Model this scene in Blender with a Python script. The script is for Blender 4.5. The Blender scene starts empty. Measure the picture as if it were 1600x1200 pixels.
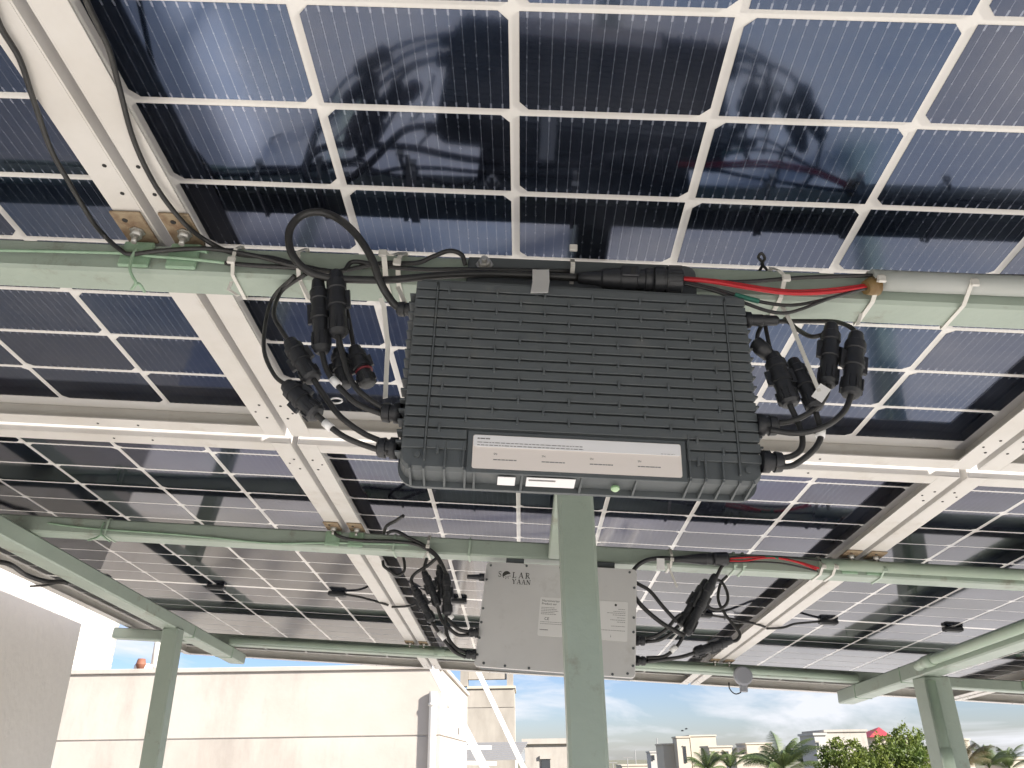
import bpy, math, random
from mathutils import Matrix, Vector
import numpy as np
random.seed(7)
rng = np.random.default_rng(7)
rad = math.radians
scene = bpy.context.scene
COL = scene.collection

# ------------------------------------------------------------------ frames
# The array frame "P": x along the purlins, y away from the camera along the rafters,
# z normal to the glass (0 = underside of the glass). World: z up, floor of the roof at z = 0.
CAM_M = np.array([[0.998225401141879, -0.03706460475118583, -0.04660754863510143],
                  [0.010361277723368763, 0.8788483337268264, -0.476988731763676],
                  [0.058640365270640954, 0.4756593543495378, 0.877672767140867]])   # right, forward, up
CAM_C = np.array([0.4047073250185094, -0.4163007477653816, -0.5743067938267695])
RW = np.array([[0.9974473754240816, -0.003919288401592369, 0.07129777302298036],
               [0.0, 0.9984925267179555, 0.05488783187913877],
               [-0.07140541477795143, -0.0547477238505652, 0.9959437501553844]])
EYE = np.array([0.0, 0.0, 1.5])
FZ = -0.40                            # level of the roof floor
FPX = 1230.0
W = Matrix.Identity(4)
_t = EYE - RW @ CAM_C
for i in range(3):
    for j in range(3):
        W[i][j] = RW[i, j]
    W[i][3] = _t[i]
WI = W.inverted()

def ray(px, py):
    return CAM_M @ np.array([(px - 800) / FPX, 1.0, (600 - py) / FPX])
def at(px, py, Y):                    # point of the array frame at depth Y
    d = ray(px, py); return CAM_C + d * (Y - CAM_C[1]) / d[1]
def az(px, py, z):                    # point of the array frame at height z
    d = ray(px, py); return CAM_C + d * (z - CAM_C[2]) / d[2]
def wp(px, py, D):                    # world point at distance D in front of the camera
    d = RW @ ray(px, py); return EYE + d * D / d[1]

# ------------------------------------------------------------------ camera
cam = bpy.data.cameras.new('camera')
cam.sensor_width = 36.0
cam.lens = FPX / 1600 * 36.0
cam.clip_start = 0.02
cam.clip_end = 3000
camo = bpy.data.objects.new('camera', cam)
COL.objects.link(camo)
cm = RW @ CAM_M
camo.matrix_world = Matrix(((cm[0, 0], cm[0, 2], -cm[0, 1], EYE[0]),
                            (cm[1, 0], cm[1, 2], -cm[1, 1], EYE[1]),
                            (cm[2, 0], cm[2, 2], -cm[2, 1], EYE[2]), (0, 0, 0, 1)))
scene.camera = camo

# ------------------------------------------------------------------ world, sun, exposure
SUN_EL, SUN_AZ = rad(25.5), rad(180 - 60)      # azimuth clockwise from +Y: behind the camera, to its right
world = bpy.data.worlds.new('World')
scene.world = world
world.use_nodes = True
nt = world.node_tree
nt.nodes.clear()
N = nt.nodes.new
sky = N('ShaderNodeTexSky'); sky.sky_type = 'NISHITA'; sky.sun_disc = False
sky.sun_elevation = SUN_EL; sky.sun_rotation = SUN_AZ
sky.air_density = 1.0; sky.dust_density = 0.4; sky.ozone_density = 2.5
tc = N('ShaderNodeTexCoord')
mp = N('ShaderNodeMapping'); mp.inputs['Scale'].default_value = (1.0, 1.0, 3.6)
mp.inputs['Location'].default_value = (0.35, 0.1, 0.4)
nz = N('ShaderNodeTexNoise'); nz.inputs['Scale'].default_value = 5.2; nz.inputs['Detail'].default_value = 7
nz.inputs['Roughness'].default_value = 0.58; nz.inputs['Distortion'].default_value = 0.5
rp = N('ShaderNodeValToRGB')
rp.color_ramp.elements[0].position = 0.44; rp.color_ramp.elements[0].color = (0, 0, 0, 1)
rp.color_ramp.elements[1].position = 0.62; rp.color_ramp.elements[1].color = (1, 1, 1, 1)
mxv = N('ShaderNodeMath'); mxv.operation = 'MULTIPLY'; mxv.inputs[1].default_value = 0.9
mx = N('ShaderNodeMix'); mx.data_type = 'RGBA'
mx.inputs['B'].default_value = (5.5, 5.6, 5.95, 1)
bg = N('ShaderNodeBackground'); bg.inputs['Strength'].default_value = 0.052
out = N('ShaderNodeOutputWorld')
L = nt.links.new
L(tc.outputs['Generated'], mp.inputs['Vector']); L(mp.outputs[0], nz.inputs['Vector'])
L(nz.outputs['Fac'], rp.inputs['Fac']); L(rp.outputs['Color'], mxv.inputs[0]); L(mxv.outputs[0], mx.inputs['Factor'])
tint = N('ShaderNodeMix'); tint.data_type = 'RGBA'; tint.blend_type = 'MULTIPLY'; tint.inputs['Factor'].default_value = 1.0
tint.inputs['B'].default_value = (0.66, 0.70, 0.93, 1)
L(sky.outputs[0], tint.inputs['A']); L(tint.outputs['Result'], mx.inputs['A']); L(mx.outputs['Result'], bg.inputs['Color']); L(bg.outputs[0], out.inputs['Surface'])

sun = bpy.data.lights.new('sun', 'SUN')
sun.energy = 3.7; sun.angle = rad(2.2); sun.color = (1.0, 0.95, 0.87)
suno = bpy.data.objects.new('sun', sun); COL.objects.link(suno)
sd = Vector((math.sin(SUN_AZ) * math.cos(SUN_EL), math.cos(SUN_AZ) * math.cos(SUN_EL), math.sin(SUN_EL)))
suno.rotation_euler = sd.to_track_quat('Z', 'Y').to_euler()
suno.location = (-3, -4, 9)

scene.view_settings.view_transform = 'Standard'
scene.view_settings.look = 'None'
scene.view_settings.exposure = 1.78
scene.view_settings.gamma = 1.0
scene.view_settings.use_curve_mapping = False

scene.cycles.max_bounces = 5; scene.cycles.diffuse_bounces = 4; scene.cycles.glossy_bounces = 2
scene.cycles.transmission_bounces = 2; scene.cycles.transparent_max_bounces = 4
scene.cycles.caustics_reflective = False; scene.cycles.caustics_refractive = False
scene.cycles.sample_clamp_indirect = 6.0; scene.cycles.adaptive_threshold = 0.02

# ------------------------------------------------------------------ materials
def mat(name, col, rough=0.5, metal=0.0, col2=None, scale=8.0, detail=5, mix=(0.35, 0.7), bump=0.0, bscale=60.0,
        spec=0.5, stretch=(1, 1, 1), coat=0.0, rvar=0.0, trans=0.0, objrand=0.0, grime=None):
    m = bpy.data.materials.new(name); m.use_nodes = True
    t = m.node_tree; b = t.nodes['Principled BSDF']; l = t.links.new
    b.inputs['Base Color'].default_value = (*col, 1); b.inputs['Roughness'].default_value = rough
    b.inputs['Metallic'].default_value = metal; b.inputs['Specular IOR Level'].default_value = spec
    b.inputs['Coat Weight'].default_value = coat
    tcn = t.nodes.new('ShaderNodeTexCoord'); mpn = t.nodes.new('ShaderNodeMapping')
    mpn.inputs['Scale'].default_value = stretch
    l(tcn.outputs['Object'], mpn.inputs['Vector'])
    cur = None
    if col2 is not None:
        n = t.nodes.new('ShaderNodeTexNoise'); n.inputs['Scale'].default_value = scale; n.inputs['Detail'].default_value = detail
        n.inputs['Roughness'].default_value = 0.6
        l(mpn.outputs[0], n.inputs['Vector'])
        r = t.nodes.new('ShaderNodeValToRGB')
        r.color_ramp.elements[0].position = mix[0]; r.color_ramp.elements[1].position = mix[1]
        r.color_ramp.elements[0].color = (*col, 1); r.color_ramp.elements[1].color = (*col2, 1)
        l(n.outputs['Fac'], r.inputs['Fac']); cur = r.outputs['Color']
    if grime:
        gcol, gsc, glo, ghi, gst, gstr = grime
        mpg = t.nodes.new('ShaderNodeMapping'); mpg.inputs['Scale'].default_value = gstr; mpg.inputs['Location'].default_value = (3.7, 1.9, 5.3)
        l(tcn.outputs['Object'], mpg.inputs['Vector'])
        n4 = t.nodes.new('ShaderNodeTexNoise'); n4.inputs['Scale'].default_value = gsc; n4.inputs['Detail'].default_value = 8; n4.inputs['Roughness'].default_value = 0.68
        l(mpg.outputs[0], n4.inputs['Vector'])
        mg = t.nodes.new('ShaderNodeMapRange'); mg.inputs['From Min'].default_value = glo; mg.inputs['From Max'].default_value = ghi
        mg.inputs['To Min'].default_value = 0; mg.inputs['To Max'].default_value = gst
        l(n4.outputs['Fac'], mg.inputs['Value'])
        mm_ = t.nodes.new('ShaderNodeMix'); mm_.data_type = 'RGBA'; l(mg.outputs[0], mm_.inputs['Factor'])
        if cur: l(cur, mm_.inputs['A'])
        else: mm_.inputs['A'].default_value = (*col, 1)
        mm_.inputs['B'].default_value = (*gcol, 1); cur = mm_.outputs['Result']
    if objrand:
        oi = t.nodes.new('ShaderNodeObjectInfo'); hs = t.nodes.new('ShaderNodeHueSaturation')
        mr = t.nodes.new('ShaderNodeMapRange'); mr.inputs['To Min'].default_value = 1 - objrand; mr.inputs['To Max'].default_value = 1 + objrand
        l(oi.outputs['Random'], mr.inputs['Value']); l(mr.outputs[0], hs.inputs['Value'])
        if cur: l(cur, hs.inputs['Color'])
        else: hs.inputs['Color'].default_value = (*col, 1)
        cur = hs.outputs['Color']
    if cur: l(cur, b.inputs['Base Color'])
    if rvar:
        n3 = t.nodes.new('ShaderNodeTexNoise'); n3.inputs['Scale'].default_value = scale * 2.3; n3.inputs['Detail'].default_value = 4
        l(mpn.outputs[0], n3.inputs['Vector'])
        mr = t.nodes.new('ShaderNodeMapRange'); mr.inputs['To Min'].default_value = max(0, rough - rvar); mr.inputs['To Max'].default_value = rough + rvar
        l(n3.outputs['Fac'], mr.inputs['Value']); l(mr.outputs[0], b.inputs['Roughness'])
    if bump:
        n2 = t.nodes.new('ShaderNodeTexNoise'); n2.inputs['Scale'].default_value = bscale; n2.inputs['Detail'].default_value = 4
        l(mpn.outputs[0], n2.inputs['Vector'])
        bp = t.nodes.new('ShaderNodeBump'); bp.inputs['Strength'].default_value = bump; bp.inputs['Distance'].default_value = 0.01
        l(n2.outputs['Fac'], bp.inputs['Height']); l(bp.outputs[0], b.inputs['Normal'])
    if trans:
        tr = t.nodes.new('ShaderNodeBsdfTranslucent'); ms = t.nodes.new('ShaderNodeMixShader'); ms.inputs['Fac'].default_value = trans
        o = t.nodes['Material Output']
        if cur: l(cur, tr.inputs['Color'])
        else: tr.inputs['Color'].default_value = (*col, 1)
        l(b.outputs[0], ms.inputs[1]); l(tr.outputs[0], ms.inputs[2]); l(ms.outputs[0], o.inputs['Surface'])
    return m

def cell_material():
    """Back of a silicon cell behind glass: blue-tinted mirror-like wafer, thin busbar wires with solder pads."""
    m = bpy.data.materials.new('silicon_cell'); m.use_nodes = True
    t = m.node_tree; b = t.nodes['Principled BSDF']; l = t.links.new; Nn = t.nodes.new
    tcn = Nn('ShaderNodeTexCoord'); sep = Nn('ShaderNodeSeparateXYZ'); l(tcn.outputs['Object'], sep.inputs[0])
    def math_(op, a, bb=None):
        n = Nn('ShaderNodeMath'); n.operation = op
        for k, v in ((0, a), (1, bb)):
            if v is None: continue
            if isinstance(v, (int, float)): n.inputs[k].default_value = v
            else: l(v, n.inputs[k])
        return n.outputs[0]
    px = 0.1725 / 16
    fx = math_('FRACT', math_('ADD', math_('DIVIDE', sep.outputs[0], px), 100.0))
    dx = math_('ABSOLUTE', math_('SUBTRACT', fx, 0.5))
    line = math_('LESS_THAN', dx, 0.026)
    fy = math_('FRACT', math_('ADD', math_('DIVIDE', sep.outputs[1], 0.0142), 100.0))
    dy = math_('ABSOLUTE', math_('SUBTRACT', fy, 0.5))
    pad = math_('MULTIPLY', math_('LESS_THAN', dx, 0.062), math_('LESS_THAN', dy, 0.05))
    endp = math_('MULTIPLY', math_('LESS_THAN', dx, 0.085), math_('GREATER_THAN', math_('ABSOLUTE', sep.outputs[1]), 0.0455))
    fac = math_('MAXIMUM', math_('MULTIPLY', line, 0.32), math_('MAXIMUM', math_('MULTIPLY', pad, 0.34), math_('MULTIPLY', endp, 0.5)))
    oi = Nn('ShaderNodeObjectInfo')
    r = Nn('ShaderNodeValToRGB'); r.color_ramp.elements[0].color = (0.038, 0.070, 0.145, 1); r.color_ramp.elements[1].color = (0.058, 0.072, 0.120, 1)
    l(oi.outputs['Random'], r.inputs['Fac'])
    mxn = Nn('ShaderNodeMix'); mxn.data_type = 'RGBA'; l(fac, mxn.inputs['Factor']); l(r.outputs['Color'], mxn.inputs['A'])
    mxn.inputs['B'].default_value = (0.40, 0.44, 0.54, 1)
    b.inputs['Specular Tint'].default_value = (0.17, 0.18, 0.20, 1)
    geo = Nn('ShaderNodeNewGeometry')
    nd = Nn('ShaderNodeTexNoise'); nd.inputs['Scale'].default_value = 4.5; nd.inputs['Detail'].default_value = 8; nd.inputs['Roughness'].default_value = 0.65
    l(geo.outputs['Position'], nd.inputs['Vector'])
    md = Nn('ShaderNodeMapRange'); md.inputs['From Min'].default_value = 0.42; md.inputs['From Max'].default_value = 0.78
    md.inputs['To Min'].default_value = 0.025; md.inputs['To Max'].default_value = 0.19  # patchy dust; its even minimum is haze painted in to lift dark cells
    l(nd.outputs['Fac'], md.inputs['Value']); dust_haze = md.outputs[0]
    mdx = Nn('ShaderNodeMix'); mdx.data_type = 'RGBA'; l(dust_haze, mdx.inputs['Factor']); l(mxn.outputs['Result'], mdx.inputs['A']); mdx.inputs['B'].default_value = (0.42, 0.40, 0.38, 1)
    l(mdx.outputs['Result'], b.inputs['Base Color'])
    met = math_('SUBTRACT', 0.985, math_('ADD', math_('MULTIPLY', fac, 0.7), dust_haze)); l(met, b.inputs['Metallic'])
    b.inputs['Roughness'].default_value = 0.10
    b.inputs['Coat Weight'].default_value = 0.9; b.inputs['Coat IOR'].default_value = 1.38
    # faint dust film on the glass
    nzn = Nn('ShaderNodeTexNoise'); nzn.inputs['Scale'].default_value = 3.0; nzn.inputs['Detail'].default_value = 6
    l(geo.outputs['Position'], nzn.inputs['Vector'])
    mr = Nn('ShaderNodeMapRange'); mr.inputs['From Min'].default_value = 0.35; mr.inputs['From Max'].default_value = 0.75
    mr.inputs['To Min'].default_value = 0.04; mr.inputs['To Max'].default_value = 0.085
    l(nzn.outputs['Fac'], mr.inputs['Value']); l(mr.outputs[0], b.inputs['Coat Roughness'])
    return m

M = {}
M['cell'] = cell_material()
M['grid'] = mat('white_cell_grid', (0.68, 0.655, 0.615), 0.25, coat=0.6, trans=0.12, col2=(0.62, 0.595, 0.555), scale=5)
M['alu'] = mat('anodised_aluminium', (0.66, 0.635, 0.60), 0.48, 0.12, col2=(0.57, 0.535, 0.485), scale=7, mix=(0.45, 0.8), bump=0.02, bscale=300, rvar=0.1, grime=((0.33, 0.26, 0.18), 9, 0.58, 0.76, 0.45, (1, 1, 1)))
M['hole'] = mat('dark_hole', (0.02, 0.02, 0.02), 0.8)
M['green'] = mat('sage_green_paint', (0.345, 0.405, 0.345), 0.42, col2=(0.29, 0.345, 0.295), scale=6, mix=(0.4, 0.85), bump=0.08, bscale=90, rvar=0.14, grime=((0.17, 0.135, 0.095), 13, 0.58, 0.72, 0.65, (1, 1, 1)))
M['green2'] = mat('thick_green_paint', (0.30, 0.43, 0.31), 0.36, col2=(0.22, 0.34, 0.23), scale=40, bump=0.15, bscale=120)
M['rust'] = mat('rusty_zinc', (0.32, 0.25, 0.165), 0.65, 0.2, col2=(0.16, 0.09, 0.05), scale=55, mix=(0.42, 0.7), bump=0.1, bscale=200)
M['steel'] = mat('zinc_steel', (0.55, 0.55, 0.53), 0.38, 0.7, col2=(0.40, 0.38, 0.34), scale=60)
M['black'] = mat('black_plastic', (0.016, 0.017, 0.020), 0.42, bump=0.05, bscale=250, col2=(0.028, 0.029, 0.032), scale=30)
M['cable'] = mat('black_cable_sheath', (0.017, 0.017, 0.018), 0.40, col2=(0.035, 0.034, 0.032), scale=25, bump=0.04, bscale=300)
M['red'] = mat('red_wire', (0.55, 0.022, 0.03), 0.4)
M['redring'] = mat('red_ring', (0.16, 0.02, 0.028), 0.5)
M['tealwire'] = mat('green_wire_tape', (0.02, 0.16, 0.11), 0.45)
M['brass'] = mat('brown_tape', (0.24, 0.16, 0.06), 0.5, col2=(0.16, 0.09, 0.03), scale=70)
M['tie'] = mat('white_nylon', (0.72, 0.70, 0.65), 0.4, col2=(0.62, 0.60, 0.55), scale=20)
M['greytie'] = mat('painted_nylon', (0.40, 0.49, 0.40), 0.45)
M['pvc'] = mat('grey_pvc', (0.52, 0.54, 0.52), 0.4, col2=(0.43, 0.46, 0.43), scale=9, rvar=0.1)
M['pvcgreen'] = mat('painted_pvc', (0.40, 0.48, 0.39), 0.36, col2=(0.33, 0.42, 0.33), scale=9, bump=0.04, bscale=60)
M['case'] = mat('grey_cast_alloy', (0.098, 0.109, 0.114), 0.52, 0.1, col2=(0.086, 0.096, 0.101), scale=14, bump=0.06, bscale=700, rvar=0.08, grime=((0.20, 0.19, 0.17), 30, 0.58, 0.80, 0.40, (1, 1, 1)))
M['cover'] = mat('brushed_cover', (0.66, 0.65, 0.64), 0.50, 0.12, col2=(0.61, 0.60, 0.59), scale=6, bump=0.02, bscale=500, grime=((0.36, 0.33, 0.29), 14, 0.58, 0.80, 0.5, (1, 1, .5)))
M['label'] = mat('label_pink', (0.82, 0.75, 0.70), 0.5)
M['label2'] = mat('label_white', (0.83, 0.82, 0.83), 0.5)
M['label3'] = mat('label_grey', (0.76, 0.75, 0.74), 0.5)
M['print'] = mat('label_print', (0.22, 0.21, 0.21), 0.6)
M['printdark'] = mat('dark_print', (0.05, 0.05, 0.045), 0.6)
M['led'] = mat('green_led_lens', (0.42, 0.52, 0.36), 0.15)
_led = M['led'].node_tree.nodes['Principled BSDF']
_led.inputs['Emission Color'].default_value = (0.45, 1.0, 0.35, 1); _led.inputs['Emission Strength'].default_value = 0.04
M['tag'] = mat('white_paper_tag', (0.86, 0.85, 0.84), 0.6)
M['plaster'] = mat('white_plaster', (0.445, 0.41, 0.365), 0.8, col2=(0.355, 0.31, 0.27), scale=0.7, detail=9, mix=(0.45, 0.78), bump=0.12, bscale=25, grime=((0.22, 0.185, 0.16), 1.6, 0.52, 0.78, 0.6, (1, 1, 0.28)))
M['plasterside'] = mat('grey_stucco', (0.78, 0.74, 0.70), 0.85, col2=(0.64, 0.60, 0.56), scale=1.6, detail=9, mix=(0.35, 0.8), bump=0.2, bscale=45, stretch=(1, 1, 0.6))
M['concrete'] = mat('tower_concrete', (0.42, 0.38, 0.33), 0.85, col2=(0.28, 0.25, 0.215), scale=1.3, detail=9, mix=(0.35, 0.7), bump=0.1, bscale=8, stretch=(1, 1, 0.4))
M['floor'] = mat('roof_floor', (0.70, 0.675, 0.64), 0.8, col2=(0.60, 0.575, 0.54), scale=0.9, detail=9, bump=0.1, bscale=20)
M['whitepaint'] = mat('white_enamel', (0.74, 0.72, 0.67), 0.45, col2=(0.68, 0.64, 0.58), scale=5)
M['tank'] = mat('white_polyethylene', (0.50, 0.47, 0.42), 0.5)
M['sheet'] = mat('grey_roof_sheet', (0.30, 0.29, 0.28), 0.5, 0.2)
M['cream'] = mat('cream_wall', (0.56, 0.50, 0.41), 0.85, col2=(0.47, 0.42, 0.34), scale=0.4, detail=7, mix=(0.4, 0.8))
M['greywall'] = mat('pale_grey_wall', (0.52, 0.50, 0.47), 0.85, col2=(0.44, 0.42, 0.40), scale=0.4, detail=7)
M['glass'] = mat('dark_window', (0.05, 0.055, 0.06), 0.15)
M['redroof'] = mat('red_roof', (0.52, 0.06, 0.075), 0.55, col2=(0.42, 0.05, 0.06), scale=1.2)
M['ground'] = mat('earth', (0.22, 0.19, 0.14), 0.95, col2=(0.12, 0.14, 0.07), scale=0.05, detail=8)
M['leaf'] = mat('leaf', (0.20, 0.24, 0.045), 0.55, col2=(0.08, 0.13, 0.028), scale=0.9, detail=3, trans=0.35)
M['palm'] = mat('palm_leaf', (0.085, 0.13, 0.045), 0.45, col2=(0.13, 0.155, 0.055), scale=1.5, trans=0.15)
M['drypalm'] = mat('dry_palm_leaf', (0.17, 0.13, 0.07), 0.6, col2=(0.09, 0.10, 0.04), scale=1.5, trans=0.15)
M['bark'] = mat('bark', (0.12, 0.09, 0.065), 0.9, bump=0.3, bscale=12)
M['terracotta'] = mat('terracotta', (0.22, 0.09, 0.055), 0.7)
M['dish'] = mat('grey_dish', (0.34, 0.35, 0.39), 0.5)

# ------------------------------------------------------------------ mesh helpers
class MB:
    def __init__(s): s.v = []; s.f = []; s.sm = []
    def add(s, vs, fs, smooth=False):
        o = len(s.v); s.v.extend([tuple(map(float, q)) for q in vs])
        s.f.extend([tuple(o + i for i in q) for q in fs]); s.sm.extend([smooth] * len(fs)); return s
    def box(s, mn, mx, bev=0.0):
        (a, b, c), (d, e, g) = mn, mx
        if bev <= 0:
            return s.add([(a, b, c), (d, b, c), (d, e, c), (a, e, c), (a, b, g), (d, b, g), (d, e, g), (a, e, g)],
                         [(3, 2, 1, 0), (4, 5, 6, 7), (0, 1, 5, 4), (1, 2, 6, 5), (2, 3, 7, 6), (3, 0, 4, 7)])
        vs = []; idx = {}
        for sx in (0, 1):
            for sy in (0, 1):
                for sz in (0, 1):
                    base = (d if sx else a, e if sy else b, g if sz else c)
                    ins = (base[0] + (-bev if sx else bev), base[1] + (-bev if sy else bev), base[2] + (-bev if sz else bev))
                    idx[sx, sy, sz, 0] = len(vs); vs.append((base[0], ins[1], ins[2]))
                    idx[sx, sy, sz, 1] = len(vs); vs.append((ins[0], base[1], ins[2]))
                    idx[sx, sy, sz, 2] = len(vs); vs.append((ins[0], ins[1], base[2]))
        fs = []
        ctr = np.array([(a + d) / 2, (b + e) / 2, (c + g) / 2]); V = np.array(vs)
        def face(q):
            n = np.cross(V[q[1]] - V[q[0]], V[q[2]] - V[q[0]])
            if n @ (V[list(q)].mean(0) - ctr) < 0: q = tuple(reversed(q))
            fs.append(q)
        for ax in range(3):
            o1, o2 = [k for k in range(3) if k != ax]
            for sg in (0, 1):
                q = []
                for (u, w) in ((0, 0), (1, 0), (1, 1), (0, 1)):
                    k = [0, 0, 0]; k[ax] = sg; k[o1] = u; k[o2] = w; q.append(idx[k[0], k[1], k[2], ax])
                face(tuple(q))
            for u in (0, 1):
                for w in (0, 1):
                    k0 = [0, 0, 0]; k0[o1] = u; k0[o2] = w; k1 = list(k0); k1[ax] = 1
                    face((idx[k0[0], k0[1], k0[2], o1], idx[k1[0], k1[1], k1[2], o1], idx[k1[0], k1[1], k1[2], o2], idx[k0[0], k0[1], k0[2], o2]))
        for sx in (0, 1):
            for sy in (0, 1):
                for sz in (0, 1):
                    face((idx[sx, sy, sz, 0], idx[sx, sy, sz, 1], idx[sx, sy, sz, 2]))
        return s.add(vs, fs)
    def bar(s, p0, p1, w, h, upv=(0, 0, 1), bev=0.0):
        p0, p1 = np.array(p0, float), np.array(p1, float); d = p1 - p0; ln = np.linalg.norm(d); d /= ln
        u = np.cross(d, np.array(upv, float)); u /= np.linalg.norm(u); n = np.cross(u, d)
        t = MB().box((-w / 2, 0, -h / 2), (w / 2, ln, h / 2), bev)
        vs = [p0 + u * q[0] + d * q[1] + n * q[2] for q in t.v]
        return s.add(vs, t.f)
    def lathe(s, p0, p1, prof, seg=12, cap=True):
        """profile: (fraction along p0->p1, radius)"""
        p0, p1 = np.array(p0, float), np.array(p1, float); d = p1 - p0
        dn = d / np.linalg.norm(d); a = np.array([0, 0, 1.0]) if abs(dn[2]) < 0.9 else np.array([1.0, 0, 0])
        u = np.cross(dn, a); u /= np.linalg.norm(u); w = np.cross(dn, u)
        vs = []; fs = []
        def ring(t, r):
            for k in range(seg):
                an = 2 * math.pi * k / seg
                vs.append(p0 + d * t + (u * math.cos(an) + w * math.sin(an)) * r)
        for i in range(len(prof) - 1):          # every profile step keeps its own rings: hard edges along the axis
            o = len(vs); ring(*prof[i]); ring(*prof[i + 1])
            for k in range(seg):
                k2 = (k + 1) % seg
                fs.append((o + k, o + k2, o + seg + k2, o + seg + k))
        s.add(vs, fs, True)
        if cap:
            o = len(s.v) - len(vs)
            s.f.append(tuple(o + k for k in reversed(range(seg)))); s.sm.append(False)
            e = len(s.v) - seg
            s.f.append(tuple(e + k for k in range(seg))); s.sm.append(False)
        return s
    def cyl(s, p0, p1, r, seg=12): return s.lathe(p0, p1, [(0, r), (1, r)], seg)
    def tube(s, pts, r, seg=8, sub=6, taper=None):
        P_ = [np.array(q, float) for q in pts]
        out_ = []
        if len(P_) > 2 and sub > 1:
            Q = [2 * P_[0] - P_[1]] + P_ + [2 * P_[-1] - P_[-2]]
            for i in range(1, len(Q) - 2):
                a, b, c, d = Q[i - 1:i + 3]
                for k in range(sub):
                    t = k / sub
                    out_.append(0.5 * (2 * b + (c - a) * t + (2 * a - 5 * b + 4 * c - d) * t * t + (3 * b - a - 3 * c + d) * t ** 3))
            out_.append(P_[-1])
        else: out_ = P_
        vs = []; fs = []; u = None; n = len(out_)
        for i, q in enumerate(out_):
            d = out_[min(i + 1, n - 1)] - out_[max(i - 1, 0)]; d = d / (np.linalg.norm(d) + 1e-12)
            if u is None:
                a = np.array([0, 0, 1.0]) if abs(d[2]) < 0.9 else np.array([1.0, 0, 0]); u = np.cross(d, a)
            u = u - d * (u @ d); u /= np.linalg.norm(u); w = np.cross(d, u)
            rr = r if taper is None else r * (1 + (taper - 1) * i / max(1, n - 1))
            for k in range(seg):
                an = 2 * math.pi * k / seg; vs.append(q + (u * math.cos(an) + w * math.sin(an)) * rr)
        for i in range(n - 1):
            for k in range(seg):
                k2 = (k + 1) % seg; fs.append((i * seg + k, i * seg + k2, (i + 1) * seg + k2, (i + 1) * seg + k))
        s.add(vs, fs, True); o = len(s.v) - len(vs)
        s.f.append(tuple(o + k for k in reversed(range(seg)))); s.sm.append(False)
        s.f.append(tuple(o + (n - 1) * seg + k for k in range(seg))); s.sm.append(False)
        return s
    def prism(s, loop, z0, z1, loop2=None):
        n = len(loop); l2 = loop2 or loop
        vs = [(x, y, z0) for x, y in loop] + [(x, y, z1) for x, y in l2]
        fs = [tuple(reversed(range(n))), tuple(range(n, 2 * n))] + [(k, (k + 1) % n, n + (k + 1) % n, n + k) for k in range(n)]
        return s.add(vs, fs)
    def strip(s, pts, w, th, side):
        """flat band along a polyline, width along 'side'"""
        P_ = [np.array(q, float) for q in pts]; sd_ = np.array(side, float); sd_ /= np.linalg.norm(sd_)
        vs = []; fs = []; n = len(P_)
        for i, q in enumerate(P_):
            d = P_[min(i + 1, n - 1)] - P_[max(i - 1, 0)]; d /= np.linalg.norm(d); nn = np.cross(sd_, d); nn /= np.linalg.norm(nn)
            for (a, b) in ((-1, -1), (1, -1), (1, 1), (-1, 1)): vs.append(q + sd_ * a * w / 2 + nn * b * th / 2)
        for i in range(n - 1):
            for k in range(4):
                k2 = (k + 1) % 4; fs.append((i * 4 + k, i * 4 + k2, i * 4 + 4 + k2, i * 4 + 4 + k))
        fs += [(3, 2, 1, 0), tuple((n - 1) * 4 + k for k in range(4))]
        return s.add(vs, fs)
    def mesh(s, name, verts=None):
        me = bpy.data.meshes.new(name)
        me.from_pydata(verts if verts is not None else s.v, [], s.f)
        me.polygons.foreach_set('use_smooth', s.sm); me.update()
        return me

PM = {}                                     # world matrices of the things, by object name
def props(o, label=None, cat=None, group=None, kind=None):
    if label: o['label'] = label
    if cat: o['category'] = cat
    if group: o['group'] = group
    if kind: o['kind'] = kind
    return o
def thing(name, label, cat, base, frame='P', group=None, mw=None):
    o = bpy.data.objects.new(name, None); o.empty_display_size = 0.05; COL.objects.link(o)
    if mw is None:
        mw = (W if frame == 'P' else Matrix.Identity(4)) @ Matrix.Translation(Vector([float(q) for q in base]))
    o.matrix_world = mw; PM[o.name] = mw
    return props(o, label, cat, group)
def xf(m, vs):
    A = np.array(m); V = np.asarray(vs, float)
    return V @ A[:3, :3].T + A[:3, 3]
def part(name, mb, material, parent, space='P', label=None, kind=None):
    """space: P array frame, W world, L the parent's own frame. Parents may be things or parts (parts sit at identity)."""
    root = parent
    while root.parent: root = root.parent
    vs = np.asarray(mb.v, float)
    if space == 'P': vs = xf(PM[root.name].inverted() @ W, vs)
    elif space == 'W': vs = xf(PM[root.name].inverted(), vs)
    if parent is not root and any(abs(q) > 1e-9 for q in parent.location): vs = vs - np.array(parent.location)
    c = (vs.min(0) + vs.max(0)) / 2
    if parent is root: vs = vs - c
    else: c = np.zeros(3)
    me = mb.mesh(name, vs.tolist()); me.materials.append(material)
    o = bpy.data.objects.new(name, me); COL.objects.link(o); o.parent = parent; o.location = c
    return props(o, label, None, None, kind)
def single(name, mb, material, label, cat=None, group=None, space='P', kind=None):
    vs = np.asarray(mb.v, float)
    if space == 'P': vs = xf(W, vs)
    c = (vs.min(0) + vs.max(0)) / 2; c[2] = vs[:, 2].min()
    me = mb.mesh(name, (vs - c).tolist()); me.materials.append(material)
    o = bpy.data.objects.new(name, me); COL.objects.link(o); o.location = c
    PM[o.name] = Matrix.Translation(Vector(c))
    return props(o, label, cat, group, kind)
def shared(name, me, parent, loc):
    o = bpy.data.objects.new(name, me); COL.objects.link(o); o.parent = parent; o.location = loc; return o
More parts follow.
